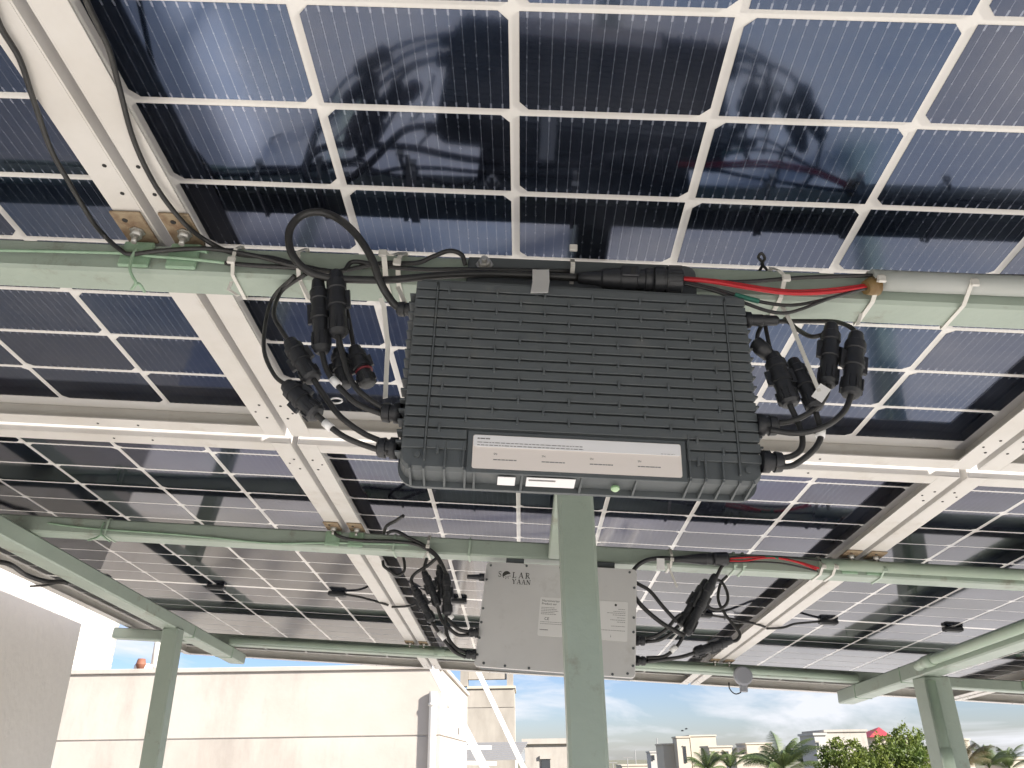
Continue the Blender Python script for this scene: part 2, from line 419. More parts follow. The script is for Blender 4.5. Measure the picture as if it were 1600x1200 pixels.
def text_mb(s, size, origin, xd, yd, lift=0.0, thick=0.0002):
    """lettering as thin raised print; returns an MB"""
    cu = bpy.data.curves.new('t', 'FONT'); cu.body = s; cu.size = size; cu.resolution_u = 2
    ob = bpy.data.objects.new('t', cu); COL.objects.link(ob)
    dg = bpy.context.evaluated_depsgraph_get(); me = bpy.data.meshes.new_from_object(ob.evaluated_get(dg))
    xd, yd, o = map(lambda q: np.array(q, float), (xd, yd, origin)); n = np.cross(xd, yd)
    mb = MB(); mb.add([o + xd * v.co.x + yd * v.co.y + n * lift for v in me.vertices], [tuple(p.vertices) for p in me.polygons])
    bpy.data.objects.remove(ob); bpy.data.curves.remove(cu); bpy.data.meshes.remove(me)
    return mb

# ------------------------------------------------------------------ the setting
g = MB(); g.add([(-900, -400, -9), (900, -400, -9), (900, 2200, -9), (-900, 2200, -9)], [(0, 1, 2, 3)])
props(single('ground', g, M['ground'], None, space='W'), kind='structure')
g = MB(); g.box((-9, -6.0, FZ - .25), (9, 14.5, FZ))
props(single('roof_floor', g, M['floor'], None, space='W'), kind='structure')

# ------------------------------------------------------------------ solar panels
PU, PV, PITCH = 0.184, 0.11022, 1.1473
CW, CH, CHF = 0.1748, 0.1020, 0.0085
def cell_mesh(flip):
    w, h, c = CW / 2, CH / 2, CHF
    loop = [(-w, -h), (w, -h), (w, h - c), (w - c, h), (-w + c, h), (-w, h - c)]
    if flip: loop = [(x, -y) for x, y in reversed(loop)]
    mb = MB().prism(loop, -0.0005, 0.004); me = mb.mesh('cell'); me.materials.append(M['cell']); return me
CELL = [cell_mesh(False), cell_mesh(True)]
CENTRE_GAP = 0.014
def rail(mb, axis, outer, inner_dir, a0, a1, fl=0.034):
    """L profile with a lip: axis 'x' runs along x at y=outer, 'y' runs along y at x=outer"""
    def bx(o0, o1, z0, z1, s0=a0, s1=a1):
        lo, hi = sorted((outer + inner_dir * o0, outer + inner_dir * o1))
        mb.box((s0, lo, z0), (s1, hi, z1)) if axis == 'x' else mb.box((lo, s0, z0), (hi, s1, z1))
    ext = 0.0318 if axis == 'x' else 0.0          # the short rails' outer wall closes the corners
    bx(0, 0.0022, -0.0350, 0.0065, a0 - ext, a1 + ext)
    bx(0.0024, fl, -0.0352, -0.0330)
    bx(0.0024, 0.010, 0.0045, 0.0063)
    return mb
def make_panel(col, row, label):
    x0 = col * PITCH; x1 = x0 + 6 * PU
    if row == 0: y1 = 7 * PV; y0 = y1 - 22 * PV - CENTRE_GAP
    else: y0 = 0.8683; y1 = y0 + 22 * PV + CENTRE_GAP - 0.02
    pv = (y1 - y0 - CENTRE_GAP) / 22
    X0, X1, Y0, Y1 = x0 - 0.0155, x1 + 0.0155, y0 - 0.032, y1 + 0.032
    base = ((X0 + X1) / 2, (Y0 + Y1) / 2, -0.035)
    t = thing('photovoltaic_module', label, 'solar panel', base, group='bifacial solar panels of the canopy')
    part('back_glass', MB().add([(X0 + .002, Y0 + .002, 0), (X0 + .002, Y1 - .002, 0), (X1 - .002, Y1 - .002, 0), (X1 - .002, Y0 + .002, 0)], [(0, 1, 2, 3)]), M['grid'], t)
    for ax, o, d, a0, a1 in (('y', X0, 1, Y0, Y1), ('y', X1, -1, Y0, Y1), ('x', Y0, 1, X0 + .0344, X1 - .0344), ('x', Y1, -1, X0 + .0344, X1 - .0344)):
        r = part('frame_rail', rail(MB(), ax, o, d, a0, a1), M['alu'], t)
        hb = MB()
        if ax == 'y':
            for ys in (Y0 + .07, Y0 + .115, Y0 + .60, Y0 + .64, Y1 - .64, Y1 - .60, Y1 - .115, Y1 - .07):
                hb.cyl((o + d * .011, ys, -.0360), (o + d * .011, ys, -.0351), .0022, 8)
            for ys in (Y0 + .09, Y1 - .09): hb.cyl((o + d * .024, ys, -.0360), (o + d * .024, ys, -.0351), .0018, 8)
        else:
            for xs in (X0 + .25, X0 + .32, X1 - .32, X1 - .25):
                hb.cyl((xs, o + d * .014, -.0360), (xs, o + d * .014, -.0351), .0020, 8)
        part('rivet_holes', hb, M['hole'], r, kind='stuff')
    # end pieces of the short rails' outer wall so the corners close
    for r_ in range(22):
        yc = y0 + (r_ + .5) * pv + (CENTRE_GAP if r_ >= 11 else 0)
        for c_ in range(6):
            xc = x0 + (c_ + .5) * PU
            shared('cell', CELL[c_ % 2], t, (xc - base[0], yc - base[1], -base[2]))
    ym = y0 + 11 * pv + CENTRE_GAP / 2
    for k, xj in enumerate((x0 + .175, x0 + .552, x0 + .940)):
        jb = part('junction_box', MB().box((xj - .028, ym - .013, -.0135), (xj + .028, ym + .013, -.0006), .0025), M['black'], t)
        part('lid', MB().box((xj - .022, ym - .010, -.0150), (xj + .022, ym + .010, -.0136), .0008), M['black'], jb)
        if k == 0 and row == 1:
            part('lead_cable', MB().tube([(xj - .028, ym, -.007), (xj - .06, ym - .004, -.012), (xj - .11, ym - .016, -.022), (xj - .15, ym - .03, -.038), (xj - .20, ym - .028, -.043)], .0036), M['cable'], jb)
        if k == 2 and row == 1:
            part('lead_cable', MB().tube([(xj + .028, ym, -.007), (xj + .07, ym - .003, -.012), (xj + .11, ym - .026, -.024), (xj + .14, ym - .048, -.034), (xj + .175, ym - .045, -.042)], .0036), M['cable'], jb)
    return t
PL = {(-1, 0): 'near-row solar panel at the canopy\'s left end beside the grey wall', (0, 0): 'near-row solar panel directly above the dark ribbed inverter',
      (1, 0): 'near-row solar panel right of the ribbed inverter, above the grey conduit',
      (-1, 1): 'far-row solar panel at the left end, reflecting the left post', (0, 1): 'far-row solar panel behind the flat grey inverter',
      (1, 1): 'far-row solar panel right of the grey inverter, crossed by the right rafter', (2, 1): 'far-row solar panel at the right edge beyond the right rafter'}
for (c_, r_), lb in PL.items(): make_panel(c_, r_, lb)

# ------------------------------------------------------------------ steel frame
P1, P2, P3 = (0.278, 0.320), (1.307, 1.355), (2.690, 2.738)
ZT, ZB = -0.0420, -0.0800
fr = thing('canopy_frame', 'sage green welded steel tube frame carrying the solar panels', 'steel frame', (0.45, 1.2, -2.45))
purlins = []
for (a, b), xl, xr in ((P1, -1.20, 3.42), (P2, -1.20, 3.42), (P3, -1.20, 3.42)):
    purlins.append(part('purlin', MB().box((xl, a, ZB), (xr, b, ZT), .0035), M['green'], fr))
part('rafter', MB().box((-.800, -1.75, -.1205), (-.738, 2.905, ZB - .0005), .004), M['green'], fr)
rafr = part('rafter', MB().box((1.632, -1.75, -.1290), (1.692, 2.925, ZB - .0005), .004), M['green'], fr)
part('stringer', MB().box((.438, P1[1] + .0005, ZB + .0005), (.480, P2[0] - .0005, ZT - .001), .003), M['green'], fr)
def post(px_, py_, zt, w, label=None):
    top = xf(W, [(px_, py_, zt)])[0]
    o = part('post', MB().box((top[0] - w / 2, top[1] - w / 2, FZ + .012), (top[0] + w / 2, top[1] + w / 2, top[2] + .004), .004), M['green'], fr, 'W', label)
    part('base_plate', MB().box((top[0] - .09, top[1] - .09, FZ + .001), (top[0] + .09, top[1] + .09, FZ + .0115), .002), M['green'], o, 'W')
    return o, top
post(.4515, .625, ZB, .048)
post(-.757, 2.215, -.1205, .052)
pr_, prt = post(1.680, 2.235, -.129, .082)
for wx in (-.769, 1.662):
    for zz in (2.34, 2.74):                      # weld beads round the rafter ends
        x0, x1 = (-.8012, -.7368) if wx < 0 else (1.6308, 1.6932); zb = -.1217 if wx < 0 else -.1302
        part('weld_bead', MB().box((x0, zz, zb), (x1, zz + .0025, -.081), .0004), M['green2'], fr)

def cleat(x, pur, side, rust, pl):
    """angle cleat: tab bolted under the panel frame plus lug on the purlin face"""
    y0 = pur[0]; w = .034
    lug = part('cleat_lug', MB().box((x - w / 2, y0 - .0052, ZB - .002 + .006), (x + w / 2, y0 - .0003, ZT - .001), .0015), M['green2'], pl)
    part('bolt_hole', MB().cyl((x, y0 - .0062, ZB + .016), (x, y0 - .0053, ZB + .016), .0035, 10), M['hole'], lug)
    tab = part('cleat_tab', MB().box((x - w / 2, y0 - .048, -.0392), (x + w / 2, y0 + .004, -.0357), .001), M['rust'], fr)
    part('bolt_hole', MB().cyl((x - .004, y0 - .036, -.0400), (x - .004, y0 - .036, -.0393), .003, 10), M['hole'], tab)
    bm = MB().lathe((x + .002, y0 - .018, -.0393), (x + .002, y0 - .018, -.0470), [(0, .0085), (.15, .0085), (.16, .0065), (1, .0065)], 6)
    bm.cyl((x + .002, y0 - .018, -.0470), (x + .002, y0 - .018, -.0550), .0032, 8)
    part('bolt', bm, M['steel'], tab)
for pi_, pur in enumerate((P1, P2, P3)):
    for k in range(0, 4):
        sx = k * PITCH - .0217
        if k == 3: continue
        for s_ in (-1, 1): cleat(sx + s_ * .0265, pur, s_, True, purlins[pi_])

# ------------------------------------------------------------------ conduits
def pipe(pts, r, material, label, space='P', seg=14, couplers=(), sub=6):
    t = MB().tube(pts, r, seg, sub); o = single('conduit_pipe', t, material, label, 'conduit', 'electrical conduits', space)
    for (a, b) in couplers:
        part('coupler', MB().cyl(a, b, r * 1.18, seg), material, o, space)
    return o
cx0 = at(1362, 446, .2655); 
pipe([(cx0[0], .2655, -.0605), (1.6, .2655, -.0605), (3.40, .2655, -.0605)], .0112, M['pvc'], 'grey plastic conduit along the near purlin, ending at the red wires', sub=1,
     couplers=[((2.2, .2655, -.0605), (2.26, .2655, -.0605))])
c2 = at(1283, 890, 1.294)
pipe([(c2[0], 1.294, -.060), (3.40, 1.294, -.060)], .0122, M['pvcgreen'], 'painted conduit along the middle purlin right of the far wires', sub=1, couplers=[((1.50, 1.294, -.060), (1.545, 1.294, -.060))])
pipe([(-.735, 2.6775, -.0650), (1.625, 2.6775, -.0650)], .0118, M['pvcgreen'], 'painted conduit along the far purlin between both rafters', sub=1, couplers=[((.05, 2.6775, -.065), (.09, 2.6775, -.065))])
top = prt
pipe([(1.6165, -1.7, -.1020), (1.6165, 2.135, -.1020), (1.6165, 2.170, -.106)], .0150, M['pvcgreen'], 'painted conduit clipped along the side of the right rafter', sub=1, couplers=[((1.6165, 2.06, -.102), (1.6165, 2.12, -.102))])
def wpipe(dx, dy, r, label, topdz):
    x, y = top[0] + dx, top[1] + dy
    return pipe([(x, y, top[2] + topdz), (x, y, 1.2), (x, y, FZ + .013)], r, M['pvcgreen'], label, 'W', sub=1, couplers=[((x, y, top[2] - .26), (x, y, top[2] - .20))])
wpipe(-.030, -.0565, .0150, 'painted vertical conduit strapped to the right post', -.010)

# ------------------------------------------------------------------ inverters
def frame_matrix(c, xd, yd):
    xd = np.array(xd, float); xd /= np.linalg.norm(xd); yd = np.array(yd, float); yd -= xd * (xd @ yd); yd /= np.linalg.norm(yd); n = np.cross(xd, yd)
    F = Matrix.Identity(4)
    for i in range(3): F[i][0], F[i][1], F[i][2], F[i][3] = xd[i], yd[i], n[i], c[i]
    return F
def rrect(w, h, r, seg=5, cy=0.0, rb=None):
    pts = []
    for (sx, sy, a0) in ((1, -1, -90), (1, 1, 0), (-1, 1, 90), (-1, -1, 180)):
        rr = (rb if rb is not None and sy < 0 else r)
        for k in range(seg + 1):
            a = rad(a0 + 90 * k / seg); pts.append((sx * (w / 2 - rr) + rr * math.cos(a), cy + sy * (h / 2 - rr) + rr * math.sin(a)))
    return pts
CONN = [(0, .0045), (.03, .0062), (.16, .0074), (.18, .0090), (.30, .0092), (.31, .0080), (.46, .0080), (.47, .0092), (.56, .0092), (.57, .0078), (.74, .0076), (.75, .0088), (.93, .0088), (.98, .0070), (1, .0045)]
def connector(parent, a, b, s=1.0, name='connector'):
    """mated plug pair from a (top) to b (bottom): ribbed body, latch wings, two gland nuts"""
    a, b = np.array(a, float), np.array(b, float)
    body = MB().lathe(a, b, [(t, r * s) for t, r in CONN], 10)
    o = part(name, body, M['black'], parent)
    d = (b - a); side = np.cross(d, ray(800, 600)); side /= np.linalg.norm(side)
    lt = MB()
    for sg in (-1, 1):
        lt.bar(a + d * .34 + side * sg * .0085 * s, a + d * .60 + side * sg * .0085 * s, .003 * s, .007 * s, side)
    part('latch', lt, M['black'], o)
    nb = MB()
    for k in range(8):
        an = k * math.pi / 4; u = side; w = np.cross(d / np.linalg.norm(d), side)
        e = (u * math.cos(an) + w * math.sin(an)) * .0088 * s
        nb.bar(a + d * .76 + e, a + d * .92 + e, .0018 * s, .0018 * s, u * math.cos(an) + w * math.sin(an))
    part('gland_nut', nb, M['black'], o)
    return o
def lead(parent, pts, r, material=None, name='lead_cable'):
    return part(name, MB().tube(pts, r, 8, 6), material or M['cable'], parent)
def ferrule(parent, p0, p1, r, m='tag', name='sleeve'):
    return part(name, MB().cyl(p0, p1, r, 10), M[m], parent)

# --- near inverter: ribbed cast case hanging upright from the near purlin
IW, IH, IT = 0.331, 0.200, 0.036
F1 = frame_matrix((.4435, .240, -.2075), (.997, .066, .031), (-.012, -.058, .998))
inv = thing('solar_inverter', 'dark grey ribbed microinverter with pink label hanging on the near purlin', 'inverter', None, mw=W @ F1)
body = MB()
back = rrect(IW + .008, IH + .009, .014, 5, -.002, .018); frontl = rrect(IW - .004, IH - .004, .008, 5, .002, .010)
mid = rrect(IW + .004, IH + .002, .012, 5, 0, .016)
body.prism(back, -IT, -IT + .006); body.prism(mid, -IT + .0062, -.006, rrect(IW, IH, .010, 5, .001, .012)); body.prism(rrect(IW, IH, .010, 5, .001, .012), -.006, -.0015, frontl)
case = part('case', body, M['case'], inv, 'L')
LBX0, LBX1, LBY0, LBY1 = -.1005, .0900, -.0970, -.0650
rows = np.linspace(.086, -.081, 17)
pins = MB(); 
for i, y in enumerate(rows):
    segs = [(-IW / 2 + .001, IW / 2 - .001)]
    if y < LBY1 + .004: segs = [(-IW / 2 + .001, LBX0 - .006), (LBX1 + .006, IW / 2 - .001)]
    if y < LBY0 + .012: segs = []
    yt = y + (rows[0] - rows[1]) - .0010; yb = y + .0010
    for (a, b) in segs:
        for (c0, c1) in ((max(a, -IW / 2 + .001), min(b, -.1446)), (max(a, -.1424), min(b, .1424)), (max(a, .1446), min(b, IW / 2 - .001))):
            if c1 > c0: part('fin', MB().box((c0, yb, -.0014), (c1, yt, .0024), .0004), M['case'], case, 'L')
    for sx in (-1, 1):
        part('side_fin', MB().box((sx * (IW / 2 + .003) - .003, y - .0010, -.026), (sx * (IW / 2 + .003) + .003, y + .0010, -.008), .0003), M['case'], case, 'L')
    for xk in np.arange(-.132, .14, .0475):
        x = xk + (0.02375 if i % 2 else 0)
        if abs(x) < .138 and (y > LBY1 + .006 or not (LBX0 - .008 < x < LBX1 + .008)):
            pins.box((x - .0011, y - .0040, -.0014), (x + .0011, y + .0034, .0038), .0004)
part('pins', pins, M['case'], case, 'L', kind='stuff')
for sx in (-1, 1):
    part('vertical_rib', MB().box((sx * .1435 - .0009, -.092, -.0014), (sx * .1435 + .0009, .091, .0034), .0004), M['case'], case, 'L')
for x in (-.125, -.1085, .0975, .112, .128):
    part('foot_rib', MB().box((x - .0008, -.097, -.0014), (x + .0008, -.073 if abs(x) > .1 else -.056, .0030), .0003), M['case'], case, 'L')
for x in (-.156, -.1435, -.125, -.1065, -.098, -.0545, .000, .050, .098, .112, .128, .1435, .156):
    rb = MB(); rb.add([(x - .001, -.099, .000), (x + .001, -.099, .000), (x + .001, -.1065, -.031), (x - .001, -.1065, -.031), (x - .001, -.097, -.031), (x + .001, -.097, -.031), (x - .001, -.096, .000), (x + .001, -.096, .000)],
                      [(0, 1, 2, 3), (3, 2, 5, 4), (0, 3, 4, 6), (1, 7, 5, 2), (0, 6, 7, 1), (4, 5, 7, 6)])
    part('bottom_rib', rb, M['case'], case, 'L')
for (x, y) in ((-.150, -.086), (.152, -.086), (.06, -.031), (-.045, .084), (.09, .020), (-.075, .03), (.10, .082)):
    part('ejector_mark', MB().cyl((x, y, -.0015), (x, y, .0012), .0030, 10), M['case'], case, 'L')
def label_plate(parent, x0, x1, y0, y1, z, m, r=.002):
    loop = [(x + (x0 + x1) / 2, y + (y0 + y1) / 2) for x, y in rrect(x1 - x0, y1 - y0, r, 3)]
    return part('label_sticker', MB().prism(loop, z, z + .0006), M[m], parent, 'L')
part('label_recess', MB().box((LBX0 - .005, LBY0 - .004, -.0014), (LBX1 + .005, LBY1 + .004, .0010), .0006), M['case'], case, 'L')
ls = label_plate(inv, LBX0, LBX1, LBY0, LBY1, .0012, 'label')
l2_ = label_plate(inv, LBX0 + .0006, LBX1 - .0006, LBY0 + .0205, LBY1 - .0006, .0019, 'label2')
def dash_row(mb, x0, x1, y, h, z, dens=.8, seed=0):
    rr = random.Random(seed); x = x0
    while x < x1:
        w = rr.uniform(.0016, .0048); e = min(x + w, x1); mb.add([(x, y, z), (e, y, z), (e, y + h, z), (x, y + h, z)], [(0, 1, 2, 3)]); x = e + .0008 / dens
    return mb
pr = dash_row(MB(), LBX0 + .004, LBX0 + .016, LBY1 - .0044, .0012, .0027, 1.5, 1)
dash_row(pr, LBX0 + .004, LBX0 + .100, LBY1 - .0078, .0007, .0027, 1, 2); dash_row(pr, LBX0 + .004, LBX0 + .101, LBY1 - .0104, .0007, .0027, 1, 3)
dash_row(pr, LBX1 - .019, LBX1 - .006, LBY0 + .0213, .0004, .0027, 1, 4)
part('fine_print', pr, M['print'], l2_, 'L', kind='stuff')
for k in range(4):
    x = LBX0 + .019 + k * .0437
    part('printed_text', text_mb('SN:', .0026, (x, LBY0 + .0133 - .0002 * k, .0019), (1, 0, 0), (0, 1, 0)), M['printdark'], ls, 'L')
    part('serial_print', dash_row(MB(), x, x + .021, LBY0 + .0082, .0010, .0019, 2, 10 + k), M['print'], ls, 'L', kind='stuff')
# bottom face stickers and LED (bottom face runs from the front edge back to the rim)
Rb = np.array([0, -.0075, -.031]); Rb /= np.linalg.norm(Rb); nb_ = np.cross([1, 0, 0], Rb); nb_ = nb_ if nb_[1] < 0 else -nb_
def bottom_plate(x0, x1, t0, t1, m, lift=.0010):
    o = np.array([0, -.0985, -.001]) + nb_ * lift; a = o + Rb * t0; b = o + Rb * t1
    mb = MB(); vs = [(x0, a[1], a[2]), (x1, a[1], a[2]), (x1, b[1], b[2]), (x0, b[1], b[2])]
    vs += [tuple(np.array(v) + nb_ * .0005) for v in vs]
    mb.add(vs, [(0, 1, 2, 3), (7, 6, 5, 4), (0, 4, 5, 1), (1, 5, 6, 2), (2, 6, 7, 3), (3, 7, 4, 0)]); return mb
part('bottom_sticker', bottom_plate(-.0765, -.0605, .006, .020, 'label2', .0012), M['label2'], inv, 'L')
part('bottom_sticker', bottom_plate(-.0505, -.0060, .005, .020, 'label2', .0012), M['label2'], inv, 'L')
part('fine_print', bottom_plate(-.0485, -.0240, .008, .0095, 'print', .0019), M['print'], inv, 'L', kind='stuff')
o_ = np.array([0.0320, -.0985, -.001]) + Rb * .018
part('indicator_light', MB().lathe(o_, o_ + nb_ * .004, [(0, .0042), (.5, .0040), (.85, .0025), (1, .0008)], 12), M['led'], inv, 'L')
# mounting plate on the purlin face with bolt
pa = at(731, 420, .2745); pb = at(1085, 428, .2745)
mp_ = part('mounting_plate', MB().box((pa[0], .2700, -.118), (pb[0] - .028, .2772, -.0475), .001), M['case'], inv)
part('plate_tab', MB().prism([(pb[0] - .0275 + q[0] + .0138, -.074 + q[1]) for q in rrect(.0275, .045, .010, 4)], .2695, .2770), M['case'], inv, 'L') if False else None
tabv = MB(); lp = [(pb[0] - .0275 + .0138 + q[0], -.074 + q[1]) for q in rrect(.0275, .050, .011, 4)]
n_ = len(lp); tabv.add([(x, .2695, z) for x, z in lp] + [(x, .2772, z) for x, z in lp], [tuple(range(n_)), tuple(reversed(range(n_, 2 * n_)))] + [(k, n_ + k, n_ + (k + 1) % n_, (k + 1) % n_) for k in range(n_)])
part('mounting_tab', tabv, M['case'], inv)
bo = at(757, 413, .2690)
part('mounting_bolt', MB().lathe(bo + np.array([0, .001, 0]), bo - np.array([0, .007, 0]), [(0, .0095), (.2, .0095), (.22, .0068), (1, .0062)], 6).cyl(bo - np.array([0, .007, 0]), bo - np.array([0, .012, 0]), .003, 8), M['steel'], inv)
# cable glands
def gland(parent, p, d, ln=.022, r=.0105, m='black'):
    d = np.array(d, float); d /= np.linalg.norm(d); p = np.array(p, float)
    o = part('cable_gland', MB().lathe(p, p + d * ln, [(0, r), (.35, r), (.37, r * .8), (.55, r * .8), (.57, r * .95), (.9, r * .88), (1, r * .55)], 12), M[m], parent)
    return o
YG = .256
for (q, d, r, ln) in (((650, 484), (-1, 0, 0), .0085, .020), ((628, 646), (-1, 0, 0), .0105, .020), ((622, 701), (-1, 0, 0), .0105, .020),
                      ((1182, 664), (1, 0, 0), .0105, .020), ((1190, 721), (1, 0, 0), .0105, .020)):
    gland(inv, at(q[0], q[1], YG), d, ln, r)
p0 = at(1160, 500, YG); p1 = at(1216, 501, YG)
part('end_cap', MB().lathe(p0, p1, [(0, .0085), (.22, .0085), (.24, .0062), (.55, .0062), (.57, .0056), (.95, .0052), (1, .0040)], 12), M['black'], inv)

def path(pts, Y, dy=None):
    return [at(x, y, Y if dy is None else Y + dy[i]) for i, (x, y) in enumerate(pts)]
LR = .0029
# left leads and plugs
lead(inv, path([(613, 651), (600, 648), (560, 632), (531, 606), (516, 588), (507, 568), (503, 548)], YG), LR)
lead(inv, path([(613, 641), (592, 633), (561, 611), (545, 586), (535, 552), (528, 522)], .252), LR)
lead(inv, path([(606, 696), (597, 690), (566, 676), (531, 650), (506, 617), (487, 588)], YG), LR)
lead(inv, path([(606, 707), (576, 698), (541, 684), (516, 667), (492, 645)], .252), LR)
ferrule(inv, at(519, 592, .2555), at(529, 602.5, .2555), .0042)
ferrule(inv, at(507, 659.5, .2515), at(518, 669.5, .2515), .0042)
connector(inv, at(497, 436, .258), at(503, 552, .256), 1.05)
connector(inv, at(525, 424, .256), at(529, 526, .253), 1.15)
connector(inv, at(452, 532, .262), at(490, 594, .256), 1.12)
connector(inv, at(447, 600, .258), at(496, 649, .252), 1.15)
connector(inv, at(529, 545, .268), at(538, 606, .268), 1.0)
connector(inv, at(553, 542, .266), at(576, 603, .266), 1.05)
ferrule(inv, at(568.4, 578.5, .2655), at(569.4, 581, .2655), .0092, 'redring', 'lock_ring')
wire_ring = MB().tube([at(525 + 10 * math.cos(a), 626 + 4 * math.sin(a), .258) for a in np.linspace(0, 6.0, 14)], .0009, 6, 2)
part('tag_ring', wire_ring, M['tag'], inv)
# right leads and plugs
lead(inv, path([(1203, 660), (1228, 660), (1256, 650), (1278, 634), (1290, 618), (1295, 600)], .252), LR)
lead(inv, path([(1203, 672), (1240, 677), (1270, 673), (1298, 661), (1320, 641), (1331, 615)], .247), LR)
lead(inv, path([(1212, 717), (1236, 713), (1250, 704), (1254, 690), (1250, 668), (1232, 628)], YG), LR)
lead(inv, path([(1212, 729), (1236, 728), (1258, 715), (1276, 697), (1283, 676), (1275, 645)], .252), LR)
ferrule(inv, at(1281.5, 683, .252), at(1283, 671, .252), .0043)
part('cable_tag', MB().bar(at(1276, 624, .246), at(1290, 604, .246), .011, .0008, -ray(1283, 612)), M['tag'], inv)
connector(inv, at(1299, 506, .262), at(1293, 604, .254), 1.08)
connector(inv, at(1338, 520, .256), at(1329, 620, .249), 1.15)
connector(inv, at(1206, 552, .262), at(1236, 634, .257), 1.15)
connector(inv, at(1238, 562, .268), at(1276, 640, .254), 1.0)
cpl = MB().lathe(at(1178, 533, .262), at(1202, 556, .262), [(0, .004), (.1, .0075), (.5, .0085), (1, .007)], 10)
part('strain_relief', cpl, M['black'], inv)

# ------------------------------------------------------------------ near cables (things of their own)
def cable(pts, r, label, m='cable', name='power_cable', cat='cable', group=None, seg=8):
    return single(name, MB().tube(pts, r, seg, 6), M[m], label, cat, group)
YC = .2665
cable([at(x, y, Y) for x, y, Y in ((636, 484, .256), (618, 477, .252), (603, 457, .245), (592, 435, .238), (580, 402, .232), (556, 366, .236), (527, 341, .240), (496, 331, .240), (468, 339, .240),
       (452, 362, .240), (455, 394, .243), (476, 420, .249), (512, 434, .253), (562, 437, .254), (612, 437, .254), (682, 431, .256), (745, 428, .257), (805, 429, .257), (845, 431, .257), (905, 434, .256))],
      .0042, 'thick black inverter cable curling in a big loop left of the ribbed inverter', seg=10)
cable([az(x, y, z) for x, y, z in ((110, -60, -.040), (138, 8, -.040), (169, 74, -.040), (186, 135, -.040), (209, 219, -.041), (243, 290, -.042), (287, 348, -.0445))] +
      [at(324, 377, .270), at(366, 396, .2685), at(425, 403, .268), at(470, 415, .268), at(520, 424, .267), at(560, 418, .268), at(600, 411, .268), at(650, 411, .268), at(676, 401, .266), at(702, 392, .262), at(721, 398, .262), at(727, 414, .266)],
      .0026, 'thin black cable running down the wide frame seam and along the near purlin')
cable([az(x, y, -.040) for x, y in ((-20, -20), (0, 40), (30, 91), (51, 152), (78, 230), (105, 280), (142, 342), (165, 370))] + [at(189, 391, .268), at(206, 397, .2685), at(260, 391, .2665), at(330, 389, .2665), at(400, 400, .2665), at(460, 415, .264), at(530, 425, .263), at(552, 409, .2665), at(600, 416, .263), at(660, 421, .263), at(735, 421, .2635), at(890, 424, .2635)],
      .0026, 'thin black cable crossing the left solar panel to the near purlin')
cable([at(x, y, Y) for x, y, Y in ((352, 411, .2705), (400, 415, .270), (470, 419, .270), (516, 424, .262), (528, 432, .258))], .0026, 'short black cable on the near purlin ending at the twin plugs')
cable([at(x, y, .2702) for x, y in ((-60, 389), (0, 391), (100, 393), (200, 396), (235, 400), (290, 404), (330, 408), (368, 412))], .0019, 'thin green painted wire along the left part of the near purlin', 'green2', 'painted_wire', 'wire')
cable([at(x, y, .2690) for x, y in ((205, 398), (250, 391), (300, 390), (325, 394))], .0021, 'short green painted wire above the bracket lugs on the near purlin', 'green2', 'painted_wire', 'wire')
cable([at(x, y, Y) for x, y, Y in ((213, 390, .2675), (206, 402, .2665), (203, 420, .267), (207, 432, .271), (212, 442, .2765), (206, 452, .290), (216, 443, .280), (226, 456, .295))], .0017, 'twisted painted binding wire round the near purlin beside the left bracket', 'green2', 'binding_wire', 'wire')
cable([at(x, y, Y) for x, y, Y in ((530, 432, .262), (527, 480, .268), (528, 520, .268), (529, 548, .268))], .0024, 'black cable hanging down to the spare plug behind the leads')
cable([at(x, y, Y) for x, y, Y in ((520, 430, .266), (538, 470, .268), (546, 505, .268), (553, 545, .266))], .0024, 'black cable hanging down to the spare plug with the red ring')
cable([at(x, y, Y) for x, y, Y in ((478, 428, .270), (440, 455, .290), (428, 490, .275), (440, 516, .266), (453, 535, .262))], .0024, 'black cable dropping from the near purlin to the upper diagonal plug')
cable([at(x, y, Y) for x, y, Y in ((460, 431, .272), (424, 470, .300), (412, 540, .285), (428, 585, .265), (449, 603, .258))], .0022, 'black cable dropping from the near purlin to the lower diagonal plug')
cable([at(x, y, Y) for x, y, Y in ((1300, 508, .262), (1288, 521, .264), (1268, 526, .270), (1248, 516, .290), (1236, 506, .300), (1226, 498, .310))], .0024, 'black cable bowing from behind the purlin to the left upright plug')
cable([at(x, y, Y) for x, y, Y in ((1338, 523, .256), (1330, 512, .262), (1306, 503, .285), (1268, 502, .300), (1236, 502, .306), (1200, 503, .306))], .0025, 'black cable arching from behind the purlin to the right upright plug')
cable([at(x, y, Y) for x, y, Y in ((1183, 536, .262), (1184, 522, .262), (1190, 508, .266), (1196, 495, .270))], .0022, 'short black cable above the slanted plugs right of the inverter')
cable([at(x, y, Y) for x, y, Y in ((1206, 556, .262), (1200, 530, .264), (1196, 508, .268), (1198, 494, .272))], .0022, 'second short black cable above the slanted plugs right of the inverter')
cable([az(x, y, -.038) for x, y in ((1186, 424), (1192, 412), (1185, 402), (1190, 396), (1195, 404), (1190, 412), (1197, 420), (1202, 428))], .0016, 'small twisted black wire above the near purlin right of the inverter', 'cable', 'binding_wire', 'wire')
